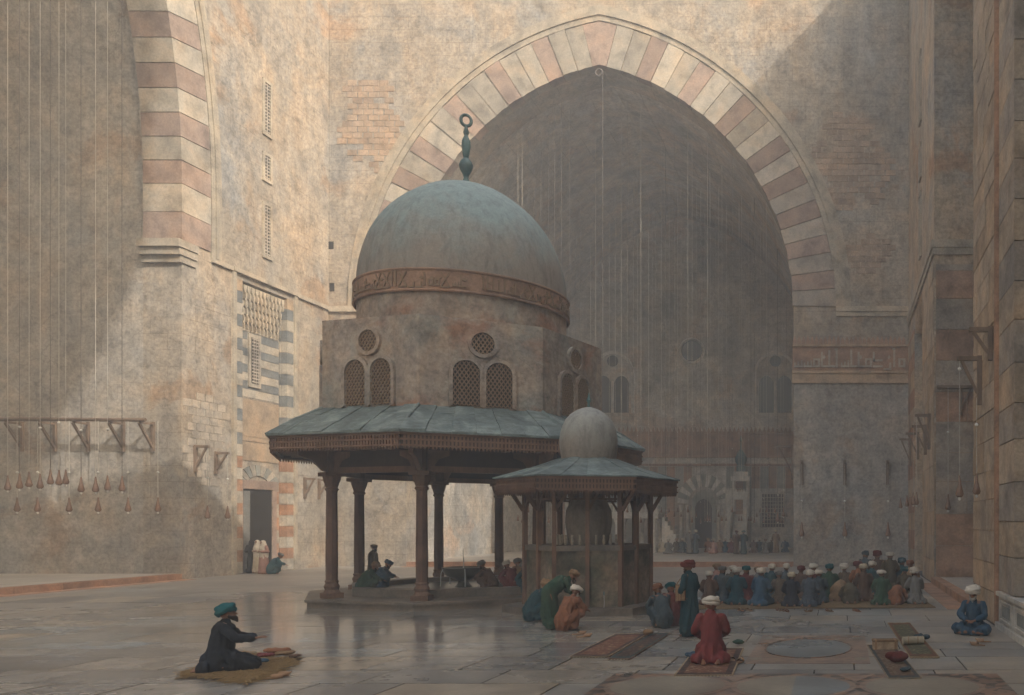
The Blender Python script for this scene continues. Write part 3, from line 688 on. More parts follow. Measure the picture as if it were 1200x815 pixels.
def blocks(parent, mp, u0, u1, z0, z1, course, lmin, lmax, mats, proud=.035, name='wall_block', stripe=None):
    z = z0; r = 0
    while z < z1 - .2:
        h = course * rr.uniform(.9, 1.1); h = min(h, z1 - z); u = u0
        while u < u1 - .05:
            L = rr.uniform(lmin, lmax); e = min(u + L, u1)
            if u1 - e < lmin * .45: e = u1
            m = MB(); m.prism([(u + .012, z + .012), (e - .012, z + .012), (e - .012, z + h - .012), (u + .012, z + h - .012)], -.05, proud + rr.uniform(-.012, .014), mp)
            m.build(name, (mats[r % len(mats)] if stripe else rr.choice(mats)), parent); u = e
        z += h; r += 1
blocks(rw, mR, 21.5, RJ0 - .01, .02, 18.5, .78, 1.2, 2.2, (ASH, ASH, OCH))
blocks(rw, mR, RJ1 + .01, 41.28, .02, 13.9, 1.0, 1.5, 2.6, (ASH, OCH, ASH))
blocks(rw, mR, 46.02, 49.9, .02, 13.0, 1.0, 1.6, 2.4, (ASH, TER, OCH, TER), stripe=True)
blocks(rh, lambda u, z, d: (u, RJ1 - d, z), RX + .06, RX + 4.2, .27, 13.6, 1.25, 1.2, 2.4, (DRK, DRK, CAR))
z = .92
k = 0
while z < 15.5:                                   # striped quoin courses at the near corner
    h = rr.uniform(.82, .98)
    m = MB(); m.box(RX - .05, RX + .39, 19.4, 21.3, z + .012, z + h - .012); m.build('quoin', (DRK, ASH)[k % 2], rw); z += h; k += 1
m = MB(); m.lathe([(.12, .1), (.12, 19)], 10, (RX - .03, 21.4)); m.build('nook_shaft', TER, rw, True)
pd = thing('panelled_dado', 'low pale marble panelled plinth at the foot of the striped corner', 'plinth', (0, 0, 0))
m = MB(); m.box(RX - .07, RX + .5, 15.5, 21.2, 0, .8); m.build('core', MARB, pd)
m = MB(); m.box(RX - .13, RX + .5, 15.4, 21.28, .8, .9); m.box(RX - .15, RX + .5, 15.4, 21.3, -.05, .14); m.build('moulding', MARB, pd)
for k in range(3):
    y0 = 16.0 + k * 1.75; m = MB()
    for a, b, c, d in ((y0, y0 + 1.4, .24, .3), (y0, y0 + 1.4, .76, .82), (y0, y0 + .06, .301, .759), (y0 + 1.34, y0 + 1.4, .301, .759)): m.box(RX - .11, RX - .05, a, b, c * .88, d * .88)
    m.build('panel_frame', MARB, pd); m = MB(); m.box(RX - .085, RX - .05, y0 + .2, y0 + 1.2, .33, .6); m.build('panel', BLU, pd)
# added tower out of view, shaped to throw the shade on the left hall
mn = thing('shade_tower', 'added unseen round tower shaped to shade the left hall', 'shade_tower', (RX + 5, -1.4, 0))
m = MB(); m.lathe([(5.5, 0), (5.5, 57)], 32); m.build('shaft', PL, mn, True)
m = MB(); m.lathe([(5.5, 57), (6.2, 58.2), (7.3, 58.9), (8.1, 61), (8.3, 63), (8.3, 74), (6, 79), (0.3, 82)], 32); m.build('flared_top', PL, mn, True)

# ------------------------------------------------------------------ great fountain
def ngon(R, n, ph=.5): return [(R * math.sin(2 * math.pi * (k + ph) / n), -R * math.cos(2 * math.pi * (k + ph) / n)) for k in range(n)]
def RZ(a): return Matrix.Rotation(a, 4, 'Z')
def lattice_window(M, kind, w, zb, hs, d, parent):
    """carved window on a face: local x along the face, y = out of the face negative"""
    mpw = lambda u, v, e: tuple(M @ Vector((u, -d - e, v)))
    m = MB()
    if kind == 'arch': outl = arch_poly(w + .11, hs, zb - .06, 8, 1.0); inn = arch_poly(w, hs, zb, 8, 1.0)
    else:
        outl = [((w + .11) * math.cos(a), hs + (w + .11) * math.sin(a)) for a in [i * math.pi / 12 for i in range(25)]]; inn = [(w * math.cos(a), hs + w * math.sin(a)) for a in [i * math.pi / 12 for i in range(25)]]
    band(m, mpw, outl, inn, -.05, .1); return m, mpw, inn
def add_lattice_window(fo, M, cx, kind, w, zb, hs, d):
    T = M @ Matrix.Translation((cx, 0, 0)); m, mpw, inn = lattice_window(T, kind, w, zb, hs, d, fo)
    wf = m.build('lattice_window', DRUM, fo)
    m = MB(); m.prism(inn[:-1] if kind != 'arch' else inn, -.05, .012, mpw); m.build('backing', DARK, wf)
    m = MB(); inside = lambda u, v: (v >= zb and abs(u) <= w and (v <= hs or u * u + (v - hs) ** 2 <= w * w)) if kind == 'arch' else (u * u + (v - hs) ** 2 <= w * w)
    z0 = zb if kind == 'arch' else hs - w; z1 = hs + w
    stp = .115
    for sg in (1, -1):
        c = -3.0
        while c < 3.0:
            pts = [(u, zc) for q in range(61) for u in [-w + 2 * w * q / 60] for zc in [z0 + (z1 - z0) * .5 + c + sg * u * 1.5] if inside(u, zc)]
            if len(pts) > 2:
                (a, b), (e, f) = pts[0], pts[-1]; t = .022
                m.prism([(a - t, b), (a + t, b), (e + t, f), (e - t, f)], .01 + (.006 if sg > 0 else 0), .045 + (.007 if sg > 0 else 0), mpw)
            c += stp * 1.6
    m.build('lattice', LATT, wf)
FX, FY, TH = -13.12, 29.9, R_(30)
fo = thing('great_fountain', 'great domed ablution fountain on wooden columns with verdigris eaves', 'fountain', (FX, FY, 0), TH)
RE, RD, RC = 6.04, 4.62, 4.35
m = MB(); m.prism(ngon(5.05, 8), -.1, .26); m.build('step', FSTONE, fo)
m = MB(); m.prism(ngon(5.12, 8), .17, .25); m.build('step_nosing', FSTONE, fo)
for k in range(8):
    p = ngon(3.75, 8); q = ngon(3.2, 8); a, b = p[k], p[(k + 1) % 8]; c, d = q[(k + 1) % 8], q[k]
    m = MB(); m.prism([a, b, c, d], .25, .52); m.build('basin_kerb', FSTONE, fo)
m = MB(); m.prism(ngon(3.2, 8), .2, .36); m.build('pool_water', BOWL, fo)
def column(fo, x, y, rz, zb, zt, r=.165):
    M = Matrix.Translation((x, y, 0)) @ RZ(rz)
    m = MB(); m.M = M; m.lathe([(r, zb + .55), (r * 1.04, zb + 1.2), (r * .92, zt - .45)], 8, ph=math.pi / 8); sh = m.build('column', WD, fo)
    m = MB(); m.M = M; m.box(-r * 1.5, r * 1.5, -r * 1.5, r * 1.5, zb, zb + .16); m.lathe([(r * 1.5, zb + .16), (r * 1.15, zb + .26), (r * 1.35, zb + .36), (r * 1.05, zb + .46), (r * 1.2, zb + .52), (r * 1.0, zb + .56)], 12); m.build('base', WR, sh)
    m = MB(); m.M = M; m.lathe([(r * .95, zt - .46), (r * 1.25, zt - .4), (r * 1.0, zt - .34), (r * 1.5, zt - .1), (r * 1.6, zt)], 10); m.box(-r * 1.75, r * 1.75, -r * 1.75, r * 1.75, zt + .002, zt + .12); m.build('capital', WR, sh)
    return M
cp = ngon(RC, 8); ZT = 4.02
for k_, wx, wy in ((5, -16.92, 30.0), (4, -15.35, 32.6)):
    q = RZ(-TH) @ Vector((wx - FX, wy - FY, 0)); cp[k_] = (q.x, q.y)
for k in range(8):
    x, y = cp[k]; a = math.atan2(x, -y); M = column(fo, x, y, a, .26, ZT)
    m = MB(); m.M = M; m.box(-.15, .15, -.15, .15, ZT + .122, 4.9); m.build('post_block', WD, fo)
    for ang in (112.5, -112.5, 180):              # carved brackets springing to the beams and the eave
        m = MB(); m.M = M @ RZ(R_(ang)) if ang != 180 else M
        L = .75 if ang != 180 else .95
        m.prism([(-.15, 4.15), (-.28, 4.2), (-L * .6, 4.5), (-L, 4.62), (-L, 4.78), (-.15, 4.78)], -.06, .06, lambda u, v, d: (d, u, v)); m.build('bracket', WR, fo)
for k in range(8):
    F = RZ(2 * math.pi * k / 8); ap = RC * math.cos(math.pi / 8); hl = RC * math.sin(math.pi / 8)
    ca, cb_ = Vector((*cp[k - 1], 0)), Vector((*cp[k], 0)); dd_ = (cb_ - ca).normalized() * .16
    m = MB(); m.bar(tuple(ca + dd_ + Vector((0, 0, 4.21))), tuple(cb_ - dd_ + Vector((0, 0, 4.21))), .18, .18); m.build('tie_beam', WR, fo)
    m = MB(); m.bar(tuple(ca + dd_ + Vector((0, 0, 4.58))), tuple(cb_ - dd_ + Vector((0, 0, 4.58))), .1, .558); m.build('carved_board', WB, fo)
    # eave fascia with two rows of pierced dentils
    ae = RE * math.cos(math.pi / 8); he = RE * math.sin(math.pi / 8)
    m = MB(); m.M = F; m.box(-he + .02, he - .02, -ae + .04, -ae + .1, 4.78, 5.14); fb = m.build('eave_board', WB, fo)
    m = MB(); m.M = F
    for z, h in ((5.08, .07), (4.93, .05), (4.76, .05)): m.box(-he, he, -ae - .02, -ae + .039, z, z + h)
    n = 44
    for j in range(n):
        u = -he + .05 + (2 * he - .1) * (j + .5) / n
        m.box(u - .028, u + .028, -ae - .01, -ae + .038, 4.981, 5.079); m.box(u - .03, u + .03, -ae - .012, -ae + .038, 4.811, 4.929)
        m.prism([(u - .035, 4.758), (u + .035, 4.758), (u, 4.66)], ae - .03, ae + .005, lambda a, b, d: (a, -d, b))
    stuff(m.build('dentil_cornice', WR, fb))
    # lead sheets on the eave slope
    n = 7; ai = RD * math.cos(math.pi / 8) - .02; hi = RD * math.sin(math.pi / 8)
    for j in range(n):
        e0, e1 = -he - .05 + (2 * he + .1) * j / n, -he - .05 + (2 * he + .1) * (j + 1) / n; i0, i1 = -hi + 2 * hi * j / n, -hi + 2 * hi * (j + 1) / n
        for (t0, t1) in ((0, .34), (.34, .67), (.67, 1.0)):
            def pt(e, i, t): rise = t ** .9; return (e + (i - e) * t, -(ae + .1) + (ae + .1 - ai) * t, 5.15 + .93 * rise)
            lift = (.02 if j % 2 else .045) + (.03 if t0 == 0 else 0)
            top = [pt(e0 + .004, i0 + .004, t0), pt(e1 - .004, i1 - .004, t0), pt(e1 - .004, i1 - .004, t1), pt(e0 + .004, i0 + .004, t1)]
            jz = [rs.uniform(-.015, .03) for _ in range(4)]
            m = MB(); m.M = F; m.add([(x, y, z) for x, y, z in top] + [(x, y, z + lift + q) for (x, y, z), q in zip(top, jz)], [(0,1,2,3),(7,6,5,4),(0,4,5,1),(1,5,6,2),(2,6,7,3),(3,7,4,0)])
            m.build('lead_sheet', LEAD, fo)
    m = MB(); x1_, y1_ = ngon(RE + .1, 8)[k]; x0_, y0_ = ngon(RD, 8)[k]
    m.tube([(x1_, y1_, 5.19), ((x0_ + x1_) / 2, (y0_ + y1_) / 2, 5.7), (x0_, y0_, 6.12)], .05, 6); m.build('hip_roll', LEAD, fo)
m = MB()                                             # boarded ceiling and rafters under the eave
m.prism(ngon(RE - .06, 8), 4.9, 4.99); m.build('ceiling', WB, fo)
m = MB()
for k in range(40):
    a = 2 * math.pi * k / 40; m.bar((3.3 * math.sin(a), -3.3 * math.cos(a), 4.84), (5.5 * math.sin(a), -5.5 * math.cos(a), 4.84), .09, .1)
m.build('rafters', WR, fo)
m = MB(); m.prism(ngon(RD, 8), 5.0, 8.8); dm = m.build('drum', DRUM, fo)
m = MB(); p = ngon(RD - .01, 8); mbv = [(x, y, 8.8) for x, y in p]; c24 = [(3.3 * math.sin(2 * math.pi * (k + 1) / 16), -3.3 * math.cos(2 * math.pi * (k + 1) / 16), 9.02) for k in range(16)]
m.add(mbv + [(0, 0, 9.02)], [(k, (k + 1) % 8, 8) for k in range(8)]); m.build('drum_cap', DRUM, fo)
for k in range(8):
    F = RZ(2 * math.pi * k / 8); ap = RD * math.cos(math.pi / 8)
    if k in (3, 4, 5): continue
    for cx in (-.47, .47): add_lattice_window(fo, F, cx, 'arch', .38, 6.15, 7.15, ap)
    add_lattice_window(fo, F, 0, 'round', .33, 0, 8.08, ap)
m = MB(); m.lathe([(3.34, 8.85), (3.35, 9.85)], 64, caps=False); m.build('round_collar', DRUM, fo, True)
m = MB(); m.lathe([(3.25, 9.84), (3.41, 9.85), (3.43, 10.5), (3.25, 10.51)], 64, caps=False); bd = m.build('inscription_band', CAR, fo, True)
m = MB()
for z in (9.83, 10.48): m.tube([(3.43 * math.sin(a), -3.43 * math.cos(a), z) for a in [2 * math.pi * i / 64 for i in range(64)]], .045, 6, True)
m.build('band_moulding', CAR, bd, True)
m = MB(); kufic(m, 2 * math.pi * 3.43, .56, random.Random(31), lambda u, v, d: ((3.42 + d) * math.sin(u / 3.43), -(3.42 + d) * math.cos(u / 3.43), 9.88 + v), -.02, .04); m.build('kufic_lettering', LATT, bd)
pr = []
for i in range(23):
    a = i / 22 * math.pi / 2; r = 3.37 * math.cos(a) ** .93; z = 10.5 + 3.75 * math.sin(a) ** 1.0
    pr.append((max(r, .05), z + .12 * max(0, math.sin(a) - .85) / .15))
def dent(m, a, sc, sd):
    m.v = [tuple(Vector(v) * (1 + a * noise.noise(Vector(v) * sc + Vector((sd, 0, 0)))) if False else (v[0] * (1 + a * noise.noise(Vector(v) * sc + Vector((sd, 0, 0)))), v[1] * (1 + a * noise.noise(Vector(v) * sc + Vector((sd, 0, 0)))), v[2])) for v in m.v]
m = MB(); m.lathe(pr, 72); dent(m, .006, 1.6, 3); m.build('dome', DOME, fo, True)
m = MB(); m.lathe([(.2, 14.3), (.14, 14.5), (.08, 14.65), (.1, 14.75), (.2, 14.95), (.235, 15.1), (.18, 15.25), (.08, 15.35), (.11, 15.5), (.15, 15.75), (.14, 15.95), (.06, 16.15), (.1, 16.25), (.06, 16.4), (.045, 16.5)], 14)
m.tube([(.17 * math.cos(a), .0, 16.68 + .19 * math.sin(a)) for a in [i * math.pi / 10 for i in range(20)]], .055, 8, True); m.build('finial', BRONZE, fo, True)
# stone bowl and jet inside
X, Y = fl(543, 690, .3)
bw = thing('stone_bowl', 'dark stone fountain bowl with a thin water jet between the columns', 'bowl', (X, Y, .36))
m = MB(); m.lathe([(.3, 0), (.2, .1), (.16, .2), (.3, .28), (.58, .42), (.68, .6), (.7, .68), (.6, .69), (.5, .6), (.05, .56)], 20); m.build('bowl', BOWL, bw, True)
m = MB(); m.tube([(0, 0, .55), (.01, 0, .9), (-.01, .01, 1.15), (0, 0, 1.32)], [.03, .018, .016, .008], 6)
for i in range(5): a = i * 1.3; m.tube([(.66 * math.cos(a), .66 * math.sin(a), .68), (.74 * math.cos(a), .74 * math.sin(a), .5), (.76 * math.cos(a), .76 * math.sin(a), .05)], [.02, .015, .02], 5)
stuff(m.build('water_jet', WATER, bw, True))

# ------------------------------------------------------------------ small fountain
SX, SY, ST = -7.55, 25.6, R_(15)
sf = thing('small_fountain', 'small domed basin house on wooden posts before the great fountain', 'fountain', (SX, SY, 0), ST)
m = MB(); m.prism(ngon(2.45, 6), -.1, .2); m.build('step', FSTONE, sf)
RB = 1.78
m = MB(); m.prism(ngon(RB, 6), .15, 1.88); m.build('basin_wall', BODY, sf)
m = MB(); m.prism(ngon(RB + .07, 6), 1.8, 1.95); m.build('basin_coping', FSTONE, sf)
apb = RB * math.cos(math.pi / 6); hb = RB / 2
REs = 2.62; aes = REs * math.cos(math.pi / 6); hes = REs / 2
for k in range(6):
    F = RZ(math.pi * k / 3)
    xs = [0, -hb]                                    # posts at the middle and the corner of each side
    for x in xs:
        m = MB(); m.M = F; px_, py_ = x, -apb - .02
        m.box(px_ - .055, px_ + .055, py_ - .07, py_ + .055, .2, 3.72); m.build('post', WR, sf)
        m = MB(); m.M = F; m.bar((px_, py_ - .06, 2.95), (px_, -aes + .2, 3.62), .08, .09); m.bar((px_, py_, 2.9), (px_ + (.4 if x else .35), py_ + .0, 3.55), .07, .07); m.build('brace', WR, sf)
    m = MB(); m.M = F; m.box(-hb + .08, hb - .08, -apb - .06, -apb + .05, 3.5, 3.66); m.build('head_beam', WR, sf)
    m = MB(); m.M = F
    for j in range(10): u = -hb + .13 + j * (2 * hb - .26) / 9; m.box(u - .03, u + .03, -apb - .03, -apb + .03, 3.3, 3.499)
    m.box(-hb + .08, hb - .08, -apb - .04, -apb + .03, 3.24, 3.299); m.build('pierced_rail', WD, sf)
    m = MB(); m.M = F; m.box(-hes + .02, hes - .02, -aes + .04, -aes + .09, 3.5, 3.86); fb = m.build('eave_board', WB, sf)
    m = MB(); m.M = F
    for z, h in ((3.8, .07), (3.655, .045), (3.5, .045)): m.box(-hes, hes, -aes - .02, -aes + .039, z, z + h)
    n = 28
    for j in range(n):
        u = -hes + .05 + (2 * hes - .1) * (j + .5) / n
        m.box(u - .026, u + .026, -aes - .01, -aes + .038, 3.701, 3.799); m.box(u - .028, u + .028, -aes - .012, -aes + .038, 3.546, 3.654)
        m.prism([(u - .033, 3.498), (u + .033, 3.498), (u, 3.4)], aes - .03, aes + .005, lambda a, b, d: (a, -d, b))
    stuff(m.build('dentil_cornice', WR, fb))
    n = 4; ai = .72; hi = .42
    for j in range(n):
        e0, e1 = -hes - .04 + (2 * hes + .08) * j / n, -hes - .04 + (2 * hes + .08) * (j + 1) / n; i0, i1 = -hi + 2 * hi * j / n, -hi + 2 * hi * (j + 1) / n
        for (t0, t1) in ((0, .5), (.5, 1.0)):
            def pt(e, i, t): return (e + (i - e) * t, -(aes + .07) + (aes + .07 - ai) * t, 3.875 + .62 * t ** 1.15)
            top = [pt(e0 + .003, i0 + .003, t0), pt(e1 - .003, i1 - .003, t0), pt(e1 - .003, i1 - .003, t1), pt(e0 + .003, i0 + .003, t1)]; lift = (.016 if j % 2 else .026) + (.014 if t0 == 0 else 0)
            jz = [rs.uniform(-.008, .01) for _ in range(4)]
            m = MB(); m.M = F; m.add([(x, y, z) for x, y, z in top] + [(x, y, z + lift + q) for (x, y, z), q in zip(top, jz)], [(0,1,2,3),(7,6,5,4),(0,4,5,1),(1,5,6,2),(2,6,7,3),(3,7,4,0)])
            m.build('lead_sheet', LEAD, sf)
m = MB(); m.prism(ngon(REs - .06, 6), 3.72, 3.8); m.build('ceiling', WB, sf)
m = MB(); pr = [(.84, 4.35), (.84, 4.42), (.79, 4.46), (.81, 4.62), (.835, 4.85), (.84, 5.05), (.82, 5.25), (.765, 5.47), (.67, 5.67), (.53, 5.83), (.36, 5.95), (.2, 6.02), (.05, 6.06)]
m.lathe(pr, 40); dent(m, .012, 3, 8); m.build('dome', DOME2, sf, True)
m = MB(); m.lathe([(.05, 6.05), (.035, 6.18), (.08, 6.26), (.04, 6.34), (.01, 6.5)], 10); m.build('finial', BRONZE, sf, True)
m = MB(); m.lathe([(.55, 1.95), (.62, 2.2), (.68, 2.6), (.66, 2.95), (.5, 3.3), (.25, 3.52), (.02, 3.6)], 28); m.build('cistern', DOME2, sf, True)
m = MB()
for k in range(26): a = 2 * math.pi * k / 26; m.lathe([(.035, 1.95), (.05, 2.05), (.03, 2.15), (.04, 2.24)], 6, (.95 * math.sin(a), -.95 * math.cos(a)))
m.build('balustrade', WHT, sf, True)
m = MB()
for u in (-.45, .45): m.tube([(u, -apb - .03, .62), (u, -apb - .16, .64), (u, -apb - .18, .55)], .02, 6)
stuff(m.build('water_spout', BRONZE, sf, True))
m = MB()
for u in (-.45, .45): m.tube([(u, -apb - .18, .56), (u + .01, -apb - .2, .36), (u, -apb - .2, .2)], [.009, .008, .012], 5)
stuff(m.build('water_stream', WATER, sf, True))

# ------------------------------------------------------------------ hanging lamps, brackets, rail
_lc = {}
def lamp_meshes():
    if not _lc:
        m = MB(); m.tube([(0, 0, 0), (0, 0, 1)], .012, 4); _lc['rope'] = m.mesh('chain', ROPE)
        m = MB(); m.tube([(0, 0, 0), (0, 0, 1)], .014, 4); _lc['dark'] = m.mesh('chain', ROPED)
        m = MB(); m.lathe([(.025, .64), (.035, .55), (.055, .38), (.10, .2), (.125, .1), (.10, .03), (.05, .0)], 12); _lc['glass'] = m.mesh('lamp_glass', LAMP, True)
        m = MB(); m.ell((0, 0, -.04), (.045, .045, .06), 8); _lc['tip'] = m.mesh('glint_tip', GLINT, True)  # shine at the lamp's foot drawn as a pale white end
        m = MB(); m.ell((0, 0, 0), (.06, .06, .05), 8); _lc['bead'] = m.mesh('bead', GLINT, True)
    return _lc
def lamp(x, y, z, ztop, label, group, sc=1.0, dark=False, bead=None, rope_w=1.0):
    L = lamp_meshes(); t = thing('hanging_lamp', label, 'lamp', (x, y, z), 0, group)
    g = put('lamp_glass', L['glass'], t); g.scale = (sc, sc, sc)
    p = put('glint_tip', L['tip'], t); p.scale = (sc, sc, sc)
    r = put('chain', L['dark' if dark else 'rope'], t, (0, 0, .6 * sc)); r.scale = (rope_w, rope_w, ztop - z - .6 * sc)
    if bead: b = put('bead', L['bead'], t, (0, 0, bead)); b.scale = (sc, sc, sc)
    return t
def bracket(p, d, L, h, label, group, w=.13):
    """post against a wall at p (top), arm along d"""
    t = thing('lamp_bracket', label, 'bracket', p, 0, group); d = Vector(d).normalized()
    m = MB(); m.bar((0, 0, .08), (0, 0, -h), w); m.build('post', WL, t)
    m = MB(); a = d * (w * .5 + .003); m.bar(tuple(a), tuple(d * L), w * .9); m.build('arm', WL, t)
    m = MB(); m.bar(tuple(d * w * .45 + Vector((0, 0, -h * .75))), tuple(d * L * .8 + Vector((0, 0, -w * .5))), w * .6); m.build('brace', WL, t)
    return t
ORD = ['first', 'second', 'third', 'fourth', 'fifth', 'sixth', 'seventh', 'eighth', 'ninth', 'tenth', 'eleventh', 'twelfth', 'thirteenth', 'fourteenth', 'fifteenth', 'sixteenth', 'seventeenth', 'eighteenth', 'nineteenth', 'twentieth']
ORD += ['twenty-' + w for w in ORD[:9]] + ['thirtieth'] + ['thirty-' + w for w in ORD[:9]] + ['fortieth'] + ['forty-' + w for w in ORD[:9]] + ['fiftieth'] + ['fifty-' + w for w in ORD[:9]] + ['sixtieth']
rl = thing('lamp_rail', 'long wooden lamp rail on struts along the shadowed left hall wall', 'rail', (-34, 38.0, 7.15))
m = MB(); m.tube([(-6.6, 0, 0), (-2, 0, .03), (3.05, 0, 0)], .085, 8); m.build('beam', WL, rl)
for x in (-5.9, -4.6, -3.2, -1.7, -.2, 1.4, 2.75):
    m = MB(); m.bar((x, .78, .0), (x, .78, -1.35), .11); m.build('wall_post', WL, rl)
    m = MB(); m.bar((x, .0, -.12), (x, .74, -1.15), .09); m.build('strut', WL, rl)
    m = MB(); m.bar((x, .02, -.09), (x, .72, -.09), .09); m.build('cross_arm', WL, rl)
G = 'lamps hanging in the left hall'
for i, px in enumerate((20, 44, 81, 115, 150, 185)):
    Y = 37.95; s = 1000 / Y; lamp((px - 985) / s, Y, EYE - (600 - 611) / s, 7.1, f'glass lamp hung from the wooden rail, {ORD[i]} of six from the left', G, 1.0, bead=1.75, rope_w=1.0)
for i, (px, py) in enumerate(((9, 575), (23, 573), (34, 571), (47, 573), (59, 568), (69, 569), (77, 568), (95, 577), (112, 577), (126, 575), (143, 576))):
    Y = 36.4 - (i % 3) * .5; s = 1000 / Y; z = EYE - (py - 611) / s
    lamp((px - 985) / s, Y, z, 33, f'long chained lamp before the left hall wall, {ORD[i]} of eleven from left', G, 1.0, dark=i % 3 == 1, bead=(2.6 if i % 2 else None), rope_w=.75)
for i, (u, z, px, py, h) in enumerate(((39.6, 6.1, 243, 608, 1.2), (40.9, 5.9, 266, 608, 1.0))):
    nm = ('farther from', 'nearer to')[i]
    bracket((LX + .06, u, z), (1, 0, 0), .62, h, f'wooden lamp bracket on the left wall {nm} the striped doorway', 'brackets beside the doorway')
    lamp(LX + .62, u, EYE - (py - 611) / (1000 / u), z - .05, f'glass lamp hanging from the bracket {nm} the striped doorway', 'lamps beside the doorway', .95, bead=1.9)
for i, u in enumerate((47.7, 49.0)):
    bracket((LX + .06, u, 5.0), (1, 0, 0), .6, 1.1, f'wooden lamp bracket right of the doorway seen past the eaves, {("left", "right")[i]} one', 'brackets right of the doorway')
G = 'lamps on the far pier'
for i, px in enumerate((940, 990, 1040)):
    X = (px - 985) / 20.0; nm = ('left', 'middle', 'right')[i]
    bracket((X, FAR - .09, 6.1), (0, -1, 0), .55, 1.35, f'wooden bracket on the inscribed pier, {nm} one of three', 'brackets on the far pier', .17)
    lamp(X, FAR - .55, 1.75, 6.0, f'glass lamp hanging before the inscribed pier, {nm} one of three', G, 1.3, bead=2.05, rope_w=1.5)
bracket((AC_U + AW - .1, 50.9, 7.1), (-1, 0, 0), 1.0, 2.0, 'wooden bracket jutting from the right jamb of the great arch', 'brackets on the great arch', .16)
for i, (x, zz) in enumerate(((-3.75, 2.6), (-3.4, 2.9))): lamp(x, 50.9, zz, 7.05, f'glass lamp on the great arch jamb bracket, {("outer", "inner")[i]} one', 'lamps at the great arch', .9, bead=1.6)
# right wall brackets
G = 'brackets on the right wall'
bracket((RX - .1, 23.95, 7.2), (-1, 0, 0), .62, 1.3, 'wooden lamp bracket on the block pier, lower one above the seated man', G)
bracket((RX - .1, 22.2, 7.62), (-1, 0, 0), .55, .8, 'short wooden bracket high on the block pier near the frame edge', G)
bracket((RX - .1, 37.6, 7.3), (-1, 0, 0), .62, 1.5, 'wooden lamp bracket on the warm wall just before the side hall', G)
bracket((RX - .1, 39.3, 7.0), (-1, 0, 0), .62, 1.3, 'wooden lamp bracket on the warm wall, second before the side hall', G)
bracket((RX - .1, 47.6, 7.2), (-1, 0, 0), .62, 1.5, 'wooden lamp bracket nearest the far right corner', G)
hb = thing('lamp_bracket', 'tee shaped wooden bracket on the dark side hall wall', 'bracket', (RX + 1.1, RJ1 - .12, 8.35), 0, G)
m = MB(); m.bar((-1.0, 0, 0), (1.0, 0, 0), .12); m.build('arm', WL, hb)
m = MB(); m.bar((.0, 0, -.065), (0, 0, -1.2), .13); m.build('post', WL, hb)
m = MB(); m.bar((.04, -.05, -.9), (.45, -.05, -.06), .07); m.build('brace', WL, hb)
G = 'lamps on the right wall'
lamp(RX - .66, 23.95, EYE + (611 - 583) / 41.75, 7.15, 'glass lamp on a pale chain from the lower pier bracket', G, .95, bead=3.6, rope_w=1.2)
lamp(RX - .3, 23.2, EYE + (611 - 580) / 43, 6.0, 'glass lamp hanging close against the block pier', G, .9, bead=1.9)
lamp(RX + .55, 36.1, EYE - (598 - 611) / 27.7, 8.3, 'glass lamp before the dark side hall wall under the tee bracket', G, 1.05, bead=3.3, rope_w=1.2)
for i, (y, py) in enumerate(((37.6, 592), (39.3, 592), (43.0, 594), (47.6, 596))): lamp(RX - .65, y, EYE - (py - 611) / (1000 / y), 7.2 if y != 43 else 7.0, f'small glass lamp along the warm right wall, {ORD[i]} from the side hall', G, .9)
bracket((RX - .1, 43.0, 7.05), (-1, 0, 0), .62, 1.3, 'wooden lamp bracket before the stalactite recess on the right wall', 'brackets on the right wall')
# chains and lamps in the far hall
rr = random.Random(8)
G = 'lamps hanging in the far hall'
def vz(x):
    u = abs(x - AC_U); c = vcv[-1][0]; best = min(vcv, key=lambda p: abs(p[0] - u)); return AC_Z + best[1] - .1
pxs = [612, 619, 634, 650, 674, 698, 721, 735, 747, 764, 780, 794, 811, 821, 829, 842, 855, 869, 877, 884, 891, 898, 911, 918, 607, 626, 643, 658, 668, 680, 692, 706, 714, 728, 742, 751, 760, 768, 775, 784, 790, 798, 806, 816, 826, 832, 838, 846, 851, 858, 866, 872, 880, 887, 895, 901, 908, 915, 922]
ys = [54, 57, 60, 63, 66, 69, 72]
for i, px in enumerate(pxs):
    Y = ys[(i * 3) % 7] + rr.uniform(-.8, .8)
    if px < 660: Y = 52.5 + (i % 3)
    s = 1000 / Y; X = (px - 985) / s; X = min(max(X, AC_U - AW + .6), AC_U + AW - .6); z = EYE + (611 - rr.choice((601, 606, 611, 613))) / s
    if px == 706: Y = 50.2; X = AC_U + .1; z = 4.2
    lamp(X, Y, z, vz(X) - .05 if px != 706 else AC_Z + AH - .6, f'small glass lamp on a long chain in the far hall, number-like place {ORD[i % 20]}', G, .62, dark=(i % 3 == 1 or (px < 690 and i % 4 > 0)), bead=rr.choice((None, 1.6, 4.0, 6.5)), rope_w=(rr.uniform(.8, 1.4) if px > 690 else .7))
for o in [o for o in COL.objects if o.get('group') == G]: pass
hl = sorted([o for o in COL.objects if o.get('group') == G], key=lambda o: o.location.x / o.location.y)
for i, o in enumerate(hl): o['label'] = f'small lamp on a thin chain in the far hall, {ORD[i]} from the left'
